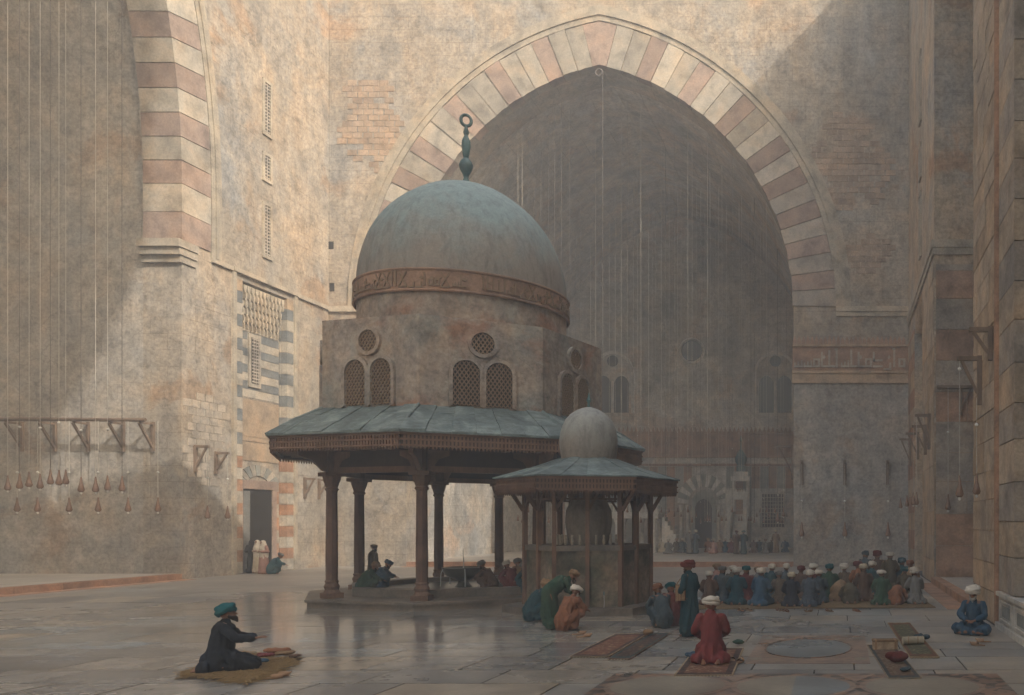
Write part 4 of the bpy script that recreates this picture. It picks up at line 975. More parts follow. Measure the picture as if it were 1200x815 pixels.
# ------------------------------------------------------------------ people
def fuse(mb, voxel, it=4, folds=0.0, seed=0, name='mesh', mats=(), zf=(0, 2)):
    me = mb.mesh('tmp', None, recalc=False); o = bpy.data.objects.new('tmp', me); COL.objects.link(o)
    r = o.modifiers.new('r', 'REMESH'); r.mode = 'VOXEL'; r.voxel_size = voxel
    sm = o.modifiers.new('s', 'SMOOTH'); sm.factor = .5; sm.iterations = it
    dg = bpy.context.evaluated_depsgraph_get(); dg.update(); out = bpy.data.meshes.new_from_object(o.evaluated_get(dg)); out.name = name
    bpy.data.objects.remove(o); bpy.data.meshes.remove(me)
    if folds:
        sh = Vector((seed * 3.7, seed * 1.3, seed)); co = []
        for v in out.vertices:
            p = v.co; w = min(1, max(.25, (zf[1] - p.z) / (zf[1] - zf[0] + 1e-6)))
            q = Vector((p.x * 8, p.y * 8, p.z * 1.5)) + sh
            f = 1 - 2 * abs(noise.noise(q)); f2 = noise.noise(Vector((p.x * 16, p.y * 16, p.z * 7)) + sh)
            co.append(p + v.normal * ((f - .6) * folds * w + f2 * folds * .3))
        for v, c in zip(out.vertices, co): v.co = c
        out.update()
    out.materials.clear()
    for m_ in mats: out.materials.append(m_)
    out.polygons.foreach_set('use_smooth', [True] * len(out.polygons)); out.update()
    return out
V = Vector
def hand(mb, wr, d, up, curl=.25):
    d = V(d).normalized(); up = V(up); up = (up - d * up.dot(d)).normalized(); sd = d.cross(up)
    for k, (o, ln) in enumerate(((-.030, .070), (-.010, .082), (.011, .077), (.031, .058))):
        kn = wr + d * .088 + sd * o; mb.capsule(wr + sd * o * .5, kn, .017, .013, 7)
        md = kn + d * ln * .5 - up * curl * ln * .3 + sd * o * .25; tp = md + d * ln * .5 - up * curl * ln * .7 + sd * o * .1
        mb.capsule(kn, md, .0105, .0095, 6); mb.capsule(md, tp, .0095, .0075, 6)
    tb = wr + d * .025 - sd * .025; t1 = tb - sd * .035 + d * .035 - up * .008; t2 = t1 - sd * .012 + d * .032 - up * .006
    mb.capsule(tb, t1, .014, .011, 6); mb.capsule(t1, t2, .011, .008, 6)
def head(mb, c, f, up):
    f = V(f).normalized(); up = V(up); up = (up - f * up.dot(f)).normalized(); sd = f.cross(up)
    mb.capsule(c - f * .025 + up * .02, c + f * .02 + up * .025, .088, .082, 12)
    mb.capsule(c + f * .035 - up * .02, c + f * .055 - up * .085, .062, .038, 10)
    mb.capsule(c + f * .09 + up * .005, c + f * .118 - up * .035, .011, .017, 6)
    for s in (-1, 1):
        mb.capsule(c + sd * s * .085 + up * .01, c + sd * s * .082 - up * .03, .014, .009, 6)
        mb.capsule(c + f * .088 + sd * s * .012 + up * .03, c + f * .075 + sd * s * .05 + up * .03, .012, .01, 6)
    return [c + f * .088 + sd * s * .032 + up * .012 for s in (-1, 1)], f, up, sd
def turban_mesh(fez=False):
    m = MB()
    for z, R, r, t in ((0, .108, .036, .10), (.035, .112, .038, -.12), (.068, .10, .036, .08)):
        n = 22; pts = [(R * math.cos(a), R * 1.08 * math.sin(a), z + t * .18 * math.sin(a + z * 40) + .006 * math.sin(5 * a)) for a in [2 * math.pi * i / n for i in range(n)]]
        m.tube(pts, [r * (1 + .1 * math.sin(3 * a + z * 50)) for a in range(n)], 8, True)
    m.ell((0, 0, .055), (.10, .105, .075), 12)
    return m.mesh('turban', CL['white'], True)
def pose(kind):
    P = dict(arm_r=.05, extra=[])
    if kind in ('kneel', 'plead', 'tall'):
        h = .0 if kind != 'tall' else .22
        P.update(pel=V((0, -.06, .27 + h)), chest=V((0, -.01, .62 + h)), neck=V((0, .015, .83 + h)), head=V((0, .055, .93 + h)), hf=V((0, 1, -.12)),
                 hip=.11, kn=[V((s * .17, .40 if h == 0 else .2, .09)) for s in (-1, 1)], an=[V((s * .13, -.25, .07)) for s in (-1, 1)], toe=[V((s * .11, -.42, .03)) for s in (-1, 1)],
                 sh=[V((s * .175, .0, .745 + h)) for s in (-1, 1)], el=[V((s * .27, .06, .52 + h)) for s in (-1, 1)], wr=[V((s * .17, .29, .40 + h)) for s in (-1, 1)], hd=[V((-s * .1, 1, -.5)) for s in (-1, 1)], hu=[V((0, .4, 1))] * 2,
                 robe=[((0, -.06, .25 + h), (0, -.01, .66 + h), .195, .175), ((0, -.10, .16), (0, .2, .14), .23, .18), ((-.19, -.22, .08), (.19, -.22, .08), .13, .13), ((-.15, .36, .1), (.15, .36, .1), .10, .10)], top=.85 + h)
        if h: P['robe'].append(((0, -.02, .2), (0, -.06, .5), .23, .2))
        if kind == 'plead':
            P['hf'] = V((-.25, 1, .35)); P['el'][0] = V((-.24, .16, .55)); P['wr'][0] = V((-.20, .42, .50)); P['hd'][0] = V((-.1, 1, .15)); P['hu'][0] = V((0, 0, 1))
            P['el'][1] = V((.27, .18, .56)); P['wr'][1] = V((.22, .44, .54)); P['hd'][1] = V((.15, 1, .1)); P['hu'][1] = V((0, -.1, 1)); P['hf'] = V((.1, 1, .38)); P['bare'] = True
    elif kind == 'bow':
        P.update(pel=V((0, -.08, .33)), chest=V((0, .30, .44)), neck=V((0, .46, .38)), head=V((0, .57, .28)), hf=V((0, .55, -.8)), hip=.11,
                 kn=[V((s * .16, .30, .09)) for s in (-1, 1)], an=[V((s * .13, -.22, .07)) for s in (-1, 1)], toe=[V((s * .11, -.38, .03)) for s in (-1, 1)],
                 sh=[V((s * .19, .40, .42)) for s in (-1, 1)], el=[V((s * .28, .42, .22)) for s in (-1, 1)], wr=[V((s * .2, .62, .06)) for s in (-1, 1)], hd=[V((0, 1, -.1))] * 2, hu=[V((0, 0, 1))] * 2,
                 robe=[((0, -.08, .34), (0, .33, .45), .20, .18), ((0, -.08, .18), (0, .15, .15), .22, .2), ((-.12, -.17, .1), (.12, -.17, .1), .14, .14)], top=.6)
    elif kind in ('stand', 'bag', 'woman'):
        P.update(pel=V((0, 0, .92)), chest=V((0, .0, 1.25)), neck=V((0, .02, 1.46)), head=V((0, .05, 1.565)), hf=V((0, 1, -.1)), hip=.10,
                 kn=[V((s * .11, .03, .50)) for s in (-1, 1)], an=[V((s * .11, -.02, .09)) for s in (-1, 1)], toe=[V((s * .13, .16, .03)) for s in (-1, 1)],
                 sh=[V((s * .18, .0, 1.375)) for s in (-1, 1)], el=[V((s * .27, -.02, 1.13)) for s in (-1, 1)], wr=[V((s * .24, .14, .92)) for s in (-1, 1)], hd=[V((0, .4, -1))] * 2, hu=[V((s, 0, 0)) for s in (-1, 1)],
                 robe=[((0, 0, .95), (0, 0, 1.28), .185, .185), ((0, 0, .30), (0, 0, .95), .225, .185), ((-.08, 0, .16), (.08, 0, .16), .185, .185)], top=1.48)
        if kind == 'woman': P['wr'] = [V((s * .06, .2, 1.12)) for s in (-1, 1)]; P['hd'] = [V((-s, .2, .3)) for s in (-1, 1)]
    elif kind == 'bend':
        P.update(pel=V((0, -.12, .88)), chest=V((0, .14, 1.12)), neck=V((0, .34, 1.22)), head=V((0, .47, 1.26)), hf=V((0, 1, -.5)), hip=.10,
                 kn=[V((s * .11, .0, .48)) for s in (-1, 1)], an=[V((s * .12, -.1, .09)) for s in (-1, 1)], toe=[V((s * .13, .08, .03)) for s in (-1, 1)],
                 sh=[V((s * .2, .26, 1.2)) for s in (-1, 1)], el=[V((s * .24, .36, .93)) for s in (-1, 1)], wr=[V((s * .12, .56, .80)) for s in (-1, 1)], hd=[V((0, .7, -.7))] * 2, hu=[V((0, .7, .7))] * 2,
                 robe=[((0, -.12, .9), (0, .17, 1.13), .19, .185), ((0, -.08, .32), (0, -.12, .9), .215, .19), ((-.08, -.07, .17), (.08, -.07, .17), .18, .18)], top=1.3)
    elif kind in ('crouch',):
        P.update(pel=V((0, -.14, .26)), chest=V((0, .05, .62)), neck=V((0, .17, .79)), head=V((0, .27, .90)), hf=V((0, 1, -.5)), hip=.11,
                 kn=[V((s * .2, .24, .46)) for s in (-1, 1)], an=[V((s * .15, .0, .09)) for s in (-1, 1)], toe=[V((s * .17, .17, .03)) for s in (-1, 1)],
                 sh=[V((s * .19, .12, .75)) for s in (-1, 1)], el=[V((s * .25, .28, .53)) for s in (-1, 1)], wr=[V((s * .12, .46, .48)) for s in (-1, 1)], hd=[V((0, 1, -.4))] * 2, hu=[V((0, .4, 1))] * 2,
                 robe=[((0, -.14, .28), (0, .07, .64), .20, .18), ((0, -.12, .18), (0, .1, .22), .21, .2), ((-.2, .2, .4), (.2, .2, .4), .12, .12), ((-.14, .05, .14), (.14, .05, .14), .12, .12)], top=.85)
    elif kind == 'sit':
        P.update(pel=V((0, -.08, .16)), chest=V((0, -.04, .5)), neck=V((0, .02, .72)), head=V((0, .06, .86)), hf=V((0, 1, -.15)), hip=.11,
                 kn=[V((s * .36, .22, .14)) for s in (-1, 1)], an=[V((-s * .12, .34, .08)) for s in (-1, 1)], toe=[V((-s * .25, .32, .05)) for s in (-1, 1)],
                 sh=[V((s * .19, -.02, .66)) for s in (-1, 1)], el=[V((s * .28, .08, .42)) for s in (-1, 1)], wr=[V((s * .09, .30, .32)) for s in (-1, 1)], hd=[V((-s, .4, -.2)) for s in (-1, 1)], hu=[V((0, .2, 1))] * 2,
                 robe=[((0, -.08, .18), (0, -.04, .54), .19, .175), ((-.3, .2, .12), (-.05, -.05, .14), .12, .16), ((.3, .2, .12), (.05, -.05, .14), .12, .16), ((-.15, .28, .09), (.15, .28, .09), .09, .09)], top=.74)
    return P
_pc = {}
def person_meshes(kind, fine):
    key = (kind, fine)
    if key in _pc: return _pc[key]
    P = pose(kind); vb = .0095 if fine else .013; vr = .013 if fine else .02
    m = MB()
    m.capsule(P['pel'], P['chest'], .13, .135, 10); m.capsule(P['chest'], P['neck'], .11, .055, 10); m.capsule(P['neck'], P['head'], .05, .05, 8)
    m.capsule(P['sh'][0], P['sh'][1], .065, .065, 8)
    eyes, f, up, sd = head(m, P['head'], P['hf'], (0, 0, 1) if abs(P['hf'].normalized().z) < .75 else (0, .8, .6))
    for i, s in enumerate((-1, 1)):
        m.capsule(P['sh'][i], P['el'][i], .052, .042, 8); m.capsule(P['el'][i], P['wr'][i], .042, .027, 8); hand(m, P['wr'][i], P['hd'][i], P['hu'][i], .3)
        h = P['pel'] + V((s * P['hip'], 0, -.03)); m.capsule(h, P['kn'][i], .085, .06, 8); m.capsule(P['kn'][i], P['an'][i], .058, .038, 8)
        a, t = P['an'][i], P['toe'][i]; m.capsule(a, a + (t - a) * .2, .042, .04, 8); m.capsule(a, t, .038, .024, 8)
        for k in range(5):
            sx = (k - 2) * .016; m.capsule(a + (t - a) * .7 + V((sx, 0, -.005)), t + V((sx * 1.15, 0, -.005)) + (t - a).normalized() * (.02 - abs(k - 1.5) * .004), .012, .009, 6)
    body = fuse(m, vb, 2, name='body', mats=(SKIN, EYE_M))
    for p in body.polygons:
        if min((p.center - e).length for e in eyes) < .013: p.material_index = 1
    m = MB()
    for a, b, r0, r1 in P['robe']: m.capsule(a, b, r0, r1, 14)
    m.capsule(P['sh'][0] * .95 + V((0, 0, .0)), P['sh'][1] * .95, .078, .078, 10); m.capsule(P['chest'], P['neck'] - V((0, 0, .03)), .155, .09, 12); m.capsule(P['neck'] - V((0, 0, .05)), P['neck'] + V((0, .01, .0)), .085, .072, 10)
    for i, s in enumerate((-1, 1)):
        m.capsule(P['sh'][i], P['el'][i], .074, .078, 10); m.capsule(P['el'][i], P['el'][i] + (P['wr'][i] - P['el'][i]) * (.82), .074, .066, 10)
        h = P['pel'] + V((s * P['hip'], 0, 0))
        if kind in ('kneel', 'plead', 'bow', 'sit', 'crouch', 'tall'): m.capsule(h, P['kn'][i], .13, .10, 10); m.capsule(P['kn'][i], P['an'][i] + (P['kn'][i] - P['an'][i]) * .3, .09, .08, 10)
    zb = .05 if kind in ('stand', 'bag', 'woman', 'bend') else .0
    robe = fuse(m, vr, 5, .05 if fine else .045, hash(kind) % 7 if False else len(kind), 'robe', (CL['navy'],), (0, P['top']))
    for v in robe.vertices:
        if v.co.z < .012: v.co.z = .012 + (v.co.z - .012) * .1
    m = MB(); c = P['head']
    m.capsule(c + f * .055 - up * .085 - sd * .03, c + f * .055 - up * .085 + sd * .03, .045, .045, 8); m.capsule(c + f * .07 - up * .1, c + f * .075 - up * .15, .042, .02, 8)
    for s in (-1, 1): m.capsule(c + sd * s * .07 - up * .02, c + f * .05 - up * .09 + sd * s * .035, .022, .035, 8)
    beard = fuse(m, .012, 2, name='beard', mats=(HAIR,))
    veil = None
    if kind == 'woman':
        m = MB(); m.capsule(c - f * .03 + up * .02, c - f * .01 + up * .02, .115, .11, 12); m.capsule(c - f * .03, c - f * .05 - V((0, 0, .45)), .12, .2, 12); m.capsule(c - f * .05 - V((0, 0, .3)), c - f * .06 - V((0, 0, .75)), .21, .2, 12)
        veil = fuse(m, .02, 4, .018, 2, 'veil', (CL['white'],), (.7, 1.7))
    tq = Matrix((sd, f, up)).transposed().to_quaternion()
    _pc[key] = (body, robe, beard, veil, P['head'] + up * .055 - f * .012, tq); return _pc[key]
_tm = []
_rt = random.Random(55)
def person(kind, x, y, z, face, robe, hat, label, group=None, fine=False, sc=1.0, beard=None, hatname='turban'):
    """face: heading in degrees, 0 = away from the viewer (+Y), 90 = towards -X"""
    if not _tm: _tm.append(turban_mesh())
    b, r, bd, ve, hp, tq = person_meshes(kind, fine)
    t = thing('person', label, 'person', (x, y, z), R_(face), group); t.scale = (sc, sc, sc)
    put('body', b, t); put('robe', r, t, mat=CL[robe])
    if ve: put('veil', ve, t, mat=CL[hat])
    else:
        o = put('turban', _tm[0], t, tuple(hp), mat=CL[hat]); o.rotation_mode = 'QUATERNION'; o.rotation_quaternion = tq @ Quaternion((0, 0, 1), _rt.uniform(-1.5, 1.5)); k_ = _rt.uniform(.86, 1.1); o.scale = (k_, k_ * _rt.uniform(.92, 1.08), k_ * _rt.uniform(.75, 1.2))
        if beard: put('beard', bd, t, mat=beard)
    return t
def at(px, py, z=0): return (*fl(px, py, z), z)
# lone worshipper at lower left on his straw mat
p1 = at(263, 788); person('plead', p1[0], p1[1], .03, -62, 'navy', 'peacock', 'man in dark robe and teal turban kneeling alone with outstretched hands', fine=True, beard=HAIR, sc=1.05)
# red robed man, standing man
p2 = at(833, 777); person('kneel', p2[0], p2[1], .03, 8, 'red', 'white', 'man in crimson robe and white turban kneeling with his back to us', fine=True, beard=GREYHAIR, sc=1.1)
p3 = at(808, 746); ps = person('bag', p3[0], p3[1], .0, 62, 'dteal', 'maroon', 'tall bearded man standing in a dark blue robe with a striped bag', fine=True, beard=HAIR)
m = MB(); m.M = Matrix.Translation((p3[0] - .17, p3[1] - .2, .84))
m.box(-.11, .11, -.05, .05, 0, .36); bag = m.build('shoulder_bag', None); me = bag.data
def stripe_mat(name, a, b, sc, axis='X'):
    m_, t, bs = _mat(name); tc = nd(t, 'TexCoord').outputs['Object']; w = nd(t, 'TexWave', bands_direction=axis); w.inputs['Scale'].default_value = sc; w.inputs['Distortion'].default_value = 1.5
    w.inputs['Detail'].default_value = 3; t.links.new(tc, w.inputs['Vector']); n = noise_n(t, tc, 14, 5)
    col = mix(t, ramp(t, w.outputs['Fac'], [(.4, 0), (.6, 1)]), a, b); col = mix(t, 1, col, ramp(t, n, [(.3, .7), (.7, 1.25)]), 'MULTIPLY')
    t.links.new(col, bs.inputs['Base Color']); bs.inputs['Roughness'].default_value = .92; bs.inputs['Specular IOR Level'].default_value = .1; return m_
me.materials.append(stripe_mat('striped_bag_cloth', (.17, .08, .05), (.33, .23, .13), 9)); tag(bag, 'striped woven bag hanging at the side of the standing man', 'bag')
m = MB(); m.M = Matrix.Translation((p3[0] - .17, p3[1] - .2, .84)); m.tube([(-.09, 0, .36), (-.02, .06, .48), (.08, .14, .55), (.09, .08, .48), (.09, 0, .36)], .012, 5); st_ = m.build('strap', LEATHER); st_.parent = bag
# crouching pair by the small fountain
a = at(776, 736); person('crouch', a[0], a[1], 0, 35, 'slate', 'orange', 'man crouching in slate blue robe and orange headcloth by the basin house', fine=True, beard=HAIR)
a = at(788, 733); person('crouch', a[0], a[1], 0, 20, 'maroon', 'peacock', 'man crouching in maroon robe and teal turban beside the standing man', beard=HAIR)
# three washing at the near step
a = at(627, 728); person('crouch', a[0], a[1], 0, -55, 'teal', 'tan', 'man crouching in a teal robe left of the bending man', beard=HAIR, fine=True)
a = at(649, 737); person('bend', a[0], a[1], 0, -60, 'green', 'tan', 'man in green robe bending forward to wash by the small fountain', fine=True, beard=HAIR)
a = at(665, 739); person('crouch', a[0], a[1], 0, -30, 'orange', 'white', 'man crouching in a rust orange robe and white turban', fine=True, beard=GREYHAIR)
# washers under the great canopy
GW = 'people washing under the great canopy'
for kind, px, py, z, fc, rb, ht_, lab in (('stand', 437, 689, .26, -40, 'olive', 'brown', 'man in olive robe standing behind the washers at the left column'),
        ('crouch', 429, 697, .26, -50, 'green', 'tan', 'man crouching in a green robe at the left side of the pool'), ('crouch', 445, 692, .26, -75, 'blue', 'blue', 'man crouching in bright blue robe at the left side of the pool'),
        ('crouch', 573, 694, .26, 80, 'brown', 'grey', 'man in dark brown robe leaning over beside the stone bowl'), ('crouch', 600, 694, .26, 60, 'maroon', 'white', 'man in maroon robe and white turban washing right of the bowl'),
        ('crouch', 610, 690, .26, 40, 'tan', 'grey', 'man in tan robe washing right of the bowl, partly hidden'), ('crouch', 620, 697, .26, 60, 'teal', 'grey', 'man in dark teal robe at the right end of the washers')):
    x, y, _ = at(px, py, z); person(kind, x, y, z, fc, rb, ht_, lab, GW, sc=.98 if kind != 'stand' else .9, beard=HAIR)
# at the striped door
GD = 'people at the striped doorway'
for kind, px, py, fc, rb, ht_, lab in (('woman', 295, 672, 60, 'black', 'black', 'woman veiled in black standing in front of the striped doorway'), ('woman', 302, 672, 180, 'cream', 'white', 'woman in cream robe and white veil standing at the doorway'),
        ('woman', 309, 673, 160, 'rose', 'white', 'woman in pink robe and white veil standing at the doorway'), ('sit', 278, 672, 150, 'brown', 'brown', 'man in brown robe sitting against the wall left of the doorway'), ('crouch', 321, 673, -60, 'teal', 'grey', 'person in a teal robe crouching right of the doorway')):
    x, y, _ = at(px, py); person(kind, x, y, 0, fc, rb, ht_, lab, GD)
# man resting by the right hand pier
a = at(1141, 743); person('sit', a[0], a[1], 0, 158, 'blue', 'white', 'man in blue robe and white turban sitting cross legged by the block pier', fine=True, beard=GREYHAIR, sc=1.08)
CL['striped'] = stripe_mat('striped_gown_cloth', (.20, .15, .10), (.07, .05, .045), 11)
CL['pinstriped'] = stripe_mat('blue_striped_gown_cloth', (.10, .12, .14), (.035, .05, .07), 13)
# rows at prayer
GR = 'worshippers kneeling in prayer rows'
rr = random.Random(12)
front = [(831, 'brown', 'white', 'kneel'), (849, 'slate', 'grey', 'kneel'), (862, 'dteal', 'white', 'kneel'), (876, 'maroon', 'peacock', 'kneel'), (894, 'blue', 'white', 'kneel'), (914, 'striped', 'grey', 'kneel'), (930, 'navy', 'cream', 'kneel'), (946, 'pinstriped', 'white', 'kneel'), (962, 'slate', 'white', 'kneel'), (981, 'tan', 'tan', 'bow'), (997, 'olive', 'white', 'bow'), (1013, 'brown', 'cream', 'kneel'), (1030, 'green', 'white', 'kneel'), (1048, 'orange', 'tan', 'bow'), (1073, 'grey', 'white', 'kneel')]
for i, (px, rb, ht_, kd) in enumerate(front):
    x, y, _ = at(px + rr.uniform(-3, 3), 708 + rr.uniform(-3.5, 3.5)); w = {'kneel': 'kneeling upright', 'bow': 'bowed low'}[kd]
    person(kd, x, y, .02, rr.uniform(-22, 22), rb, ht_, f'worshipper {w}, {rb} robe, {ht_} turban, {ORD[i]} from left in near row', GR, beard=HAIR, sc=rr.uniform(.93, 1.12))
CN = {'dteal': 'dark teal', 'tan': 'sandy'}
back = [(840, 'rose', 'tan'), (858, 'olive', 'white'), (888, 'grey', 'tan'), (904, 'teal', 'white'), (921, 'slate', 'white'), (938, 'brown', 'maroon'), (953, 'maroon', 'white'), (972, 'green', 'peacock'), (990, 'striped', 'white'), (1006, 'orange', 'maroon'), (1022, 'teal', 'white'), (1060, 'olive', 'peacock'), (1067, 'tan', 'orange')]
for i, (px, rb, ht_) in enumerate(back):
    x, y, _ = at(px, 700 + rr.uniform(-4, 4)); person('kneel', x, y, 0, rr.uniform(-30, 30), rb, ht_, f'worshipper in {rb} robe and {ht_} turban, {ORD[i]} from left in row behind', GR, sc=rr.uniform(.92, 1.12))
for px, py, rb, ht_, kd, lab in ((1014, 690, 'slate', 'slate', 'tall', 'worshipper in slate robe and dark turban kneeling high, left of the tall bearded one'), (1028, 691, 'brown', 'maroon', 'tall', 'worshipper in brown robe and maroon turban among the hindmost'), (1043, 692, 'olive', 'white', 'tall', 'worshipper in olive robe and white turban rising above the rows'), (1057, 691, 'teal', 'teal', 'kneel', 'worshipper in teal robe and teal turban at the hind right')):
    x, y, _ = at(px, py); person(kd, x, y, 0, -4, rb, ht_, lab, GR, sc=1.12 if kd == 'tall' else 1.1, beard=HAIR)
for o in [o for o in COL.objects if o.get('group') == GR]: o['label'] = o['label'].replace('dteal', 'dark teal').replace('pinstriped', 'blue striped')
# people in the far hall
GF = 'people praying in the far hall'
fh = [('kneel', 776, 'cream', 'white'), ('kneel', 783, 'grey', 'white'), ('kneel', 793, 'olive', 'tan'), ('kneel', 800, 'slate', 'white'), ('stand', 812, 'grey', 'white'), ('stand', 819, 'slate', 'white'), ('kneel', 830, 'orange', 'tan'), ('kneel', 836, 'rose', 'white'), ('kneel', 843, 'tan', 'white'), ('kneel', 850, 'teal', 'white'), ('kneel', 857, 'maroon', 'tan'), ('stand', 866, 'brown', 'maroon'), ('stand', 874, 'teal', 'peacock'), ('kneel', 883, 'brown', 'white'), ('kneel', 890, 'slate', 'white'), ('kneel', 897, 'grey', 'tan'), ('stand', 911, 'tan', 'cream'), ('kneel', 904, 'olive', 'white'), ('kneel', 920, 'blue', 'white')]
for i, (kd, px, rb, ht_) in enumerate(fh):
    Y = 64 + rr.uniform(-1.5, 1.5); x = (px - 985) * Y / 1000
    if kd == 'stand': Y -= 1.5
    person(kd, x, Y, .25, rr.uniform(-15, 15), rb, ht_, f'distant {"standing" if kd == "stand" else "kneeling"} figure in {rb} robe, {ORD[i]} from left in far hall', GF)

# ------------------------------------------------------------------ mats, rugs, shoes, bundles
def rug_mat(name, field, border, accent, sx, sy):
    m, t, b = _mat(name); tc = nd(t, 'TexCoord').outputs['Generated']; sxyz = nd(t, 'SeparateXYZ'); t.links.new(tc, sxyz.inputs[0])
    def edge(sock):
        a = nd(t, 'Math', operation='SUBTRACT'); t.links.new(sock, a.inputs[0]); a.inputs[1].default_value = .5
        c = nd(t, 'Math', operation='ABSOLUTE'); t.links.new(a.outputs[0], c.inputs[0]); return c.outputs[0]
    def m2(op, a, bv):
        n = nd(t, 'Math', operation=op); t.links.new(a, n.inputs[0])
        if isinstance(bv, bpy.types.NodeSocket): t.links.new(bv, n.inputs[1])
        else: n.inputs[1].default_value = bv
        return n.outputs[0]
    ex = m2('MULTIPLY', m2('SUBTRACT', edge(sxyz.outputs[0]), .5), -sx); ey = m2('MULTIPLY', m2('SUBTRACT', edge(sxyz.outputs[1]), .5), -sy)
    ed = m2('MINIMUM', ex, ey)
    vo = nd(t, 'TexVoronoi'); vo.inputs['Scale'].default_value = 9; t.links.new(nd(t, 'TexCoord').outputs['Object'], vo.inputs['Vector'])
    vb_ = nd(t, 'TexVoronoi'); vb_.inputs['Scale'].default_value = 2.6; t.links.new(nd(t, 'TexCoord').outputs['Object'], vb_.inputs['Vector'])
    pat = mix(t, .5, ramp(t, vo.outputs['Distance'], [(.25, 1), (.35, 0)]), ramp(t, vb_.outputs['Distance'], [(.1, 1), (.16, 0), (.26, 0), (.3, 1), (.4, .2)]))
    col = mix(t, pat, field, accent)
    bp = mix(t, pat, border, field)
    col = mix(t, ramp(t, ed, [(.14, 1), (.15, 0)]), col, bp); col = mix(t, ramp(t, ed, [(.03, 1), (.035, 0)]), col, accent)
    n = noise_n(t, nd(t, 'TexCoord').outputs['Object'], 6, 6, .7); col = mix(t, 1, col, ramp(t, n, [(.3, .65), (.7, 1.25)]), 'MULTIPLY')
    t.links.new(col, b.inputs['Base Color']); b.inputs['Roughness'].default_value = .95; b.inputs['Specular IOR Level'].default_value = .05
    bump(t, b, n, .4, .02); return m
def rug(name, label, cat, pts, mat, h=.022, group=None, fringe=True):
    """rug from its near-left, near-right, far-right, far-left corners seen in the photograph, laid as a rectangle on the floor"""
    P = [V((*fl(*p), 0)) for p in pts]; c = sum(P, V()) / 4; u = ((P[1] - P[0]) + (P[2] - P[3])) / 2; v = ((P[3] - P[0]) + (P[2] - P[1])) / 2
    w, L = u.length, v.length; ang = math.atan2(v.y, v.x) - math.pi / 2
    m = MB(); nx, ny = 8, 16; g = []
    rg = random.Random(len(label))
    for j in range(ny + 1):
        for i in range(nx + 1): g.append((w * (i / nx - .5), L * (j / ny - .5), h + .012 * noise.noise(V((i * .5, j * .5, len(label)))) + .004))
    m.add(g, [(j * (nx + 1) + i, j * (nx + 1) + i + 1, (j + 1) * (nx + 1) + i + 1, (j + 1) * (nx + 1) + i) for j in range(ny) for i in range(nx)])
    m.box(-w / 2 + .004, w / 2 - .004, -L / 2 + .004, L / 2 - .004, .006, h - .01)
    o = m.build(name, mat, None, False, tuple(c)); o.rotation_euler = (0, 0, ang); tag(o, label, cat, group)
    if fringe:
        m = MB()
        for k in range(int(w / .06)):
            for s in (-1, 1): x = -w / 2 + .03 + k * .06; m.box(x - .012, x + .012, *sorted((s * L / 2, s * (L / 2 + .07 + rg.uniform(-.02, .02)))), .006, .014)
        stuff(m.build('fringe', CL['cream'], o))
    return o
RG1 = rug_mat('rose_rug_weave', (.16, .07, .05), (.06, .05, .045), (.34, .25, .16), 1, 2); RG2 = rug_mat('dark_rug_weave', (.06, .05, .045), (.045, .08, .075), (.27, .15, .10), 1, 2)
RG3 = rug_mat('green_rug_weave', (.07, .075, .05), (.17, .08, .05), (.30, .23, .14), 1, 2); RG4 = rug_mat('brown_rug_weave', (.13, .08, .055), (.055, .065, .065), (.30, .24, .17), 1, 2)
GG = 'prayer rugs spread on the paving'
rug('prayer_rug', 'rose brown prayer rug beyond the darker one near the basin house', 'rug', [(672, 770), (708, 772), (758, 745), (722, 743)], RG1, group=GG)
rug('prayer_rug', 'dark narrow prayer rug with teal border right of the rose one', 'rug', [(712, 773), (738, 774), (786, 743), (764, 743)], RG2, group=GG)
rug('prayer_rug', 'green brown prayer rug with bundles, nearer the seated man', 'rug', [(1066, 772), (1102, 772), (1066, 731), (1040, 731)], RG3, group=GG)
rug('prayer_rug', 'worn brown prayer rug with dark bundle at lower right', 'rug', [(1042, 797), (1080, 797), (1048, 757), (1015, 757)], RG4, group=GG)
rug('prayer_rug', 'small patterned rug under the kneeling man in crimson', 'rug', [(793, 792), (856, 794), (872, 762), (815, 760)], RG1, group=GG)
STW = stripe_mat('straw_weave', (.21, .145, .075), (.14, .09, .05), 30, 'Y')
P_ = [V((*fl(*q), 0)) for q in ((219, 792), (294, 803), (346, 776), (280, 766))]
sm_ = rug('straw_mat', 'frayed yellow straw mat under the lone kneeling man', 'mat', [(236, 790), (288, 798), (330, 777), (282, 770)], STW, .014, fringe=False)
m = MB(); rg = random.Random(77); cm_ = sum(P_, V()) / 4
for k in range(1500):
    u, v = rg.random(), rg.random(); q = P_[0].lerp(P_[1], u).lerp(P_[3].lerp(P_[2], u), v) - cm_; q = sm_.rotation_euler.to_matrix().inverted() @ q
    a = rg.gauss(0, .6) + (math.pi / 2 if k % 2 else 0); L = rg.uniform(.08, .3); z = rg.uniform(.02, .045); m.bar((q.x - L * math.cos(a), q.y - L * math.sin(a), z), (q.x + L * math.cos(a), q.y + L * math.sin(a), z + rg.uniform(-.012, .02)), .014, .008)
stuff(m.build('straw', STRAW, sm_))
rug('prayer_mat', 'long ochre mat under the near row of worshippers', 'mat', [(822, 713), (1092, 714.5), (1082, 700), (826, 699)], STW, .018, fringe=False)
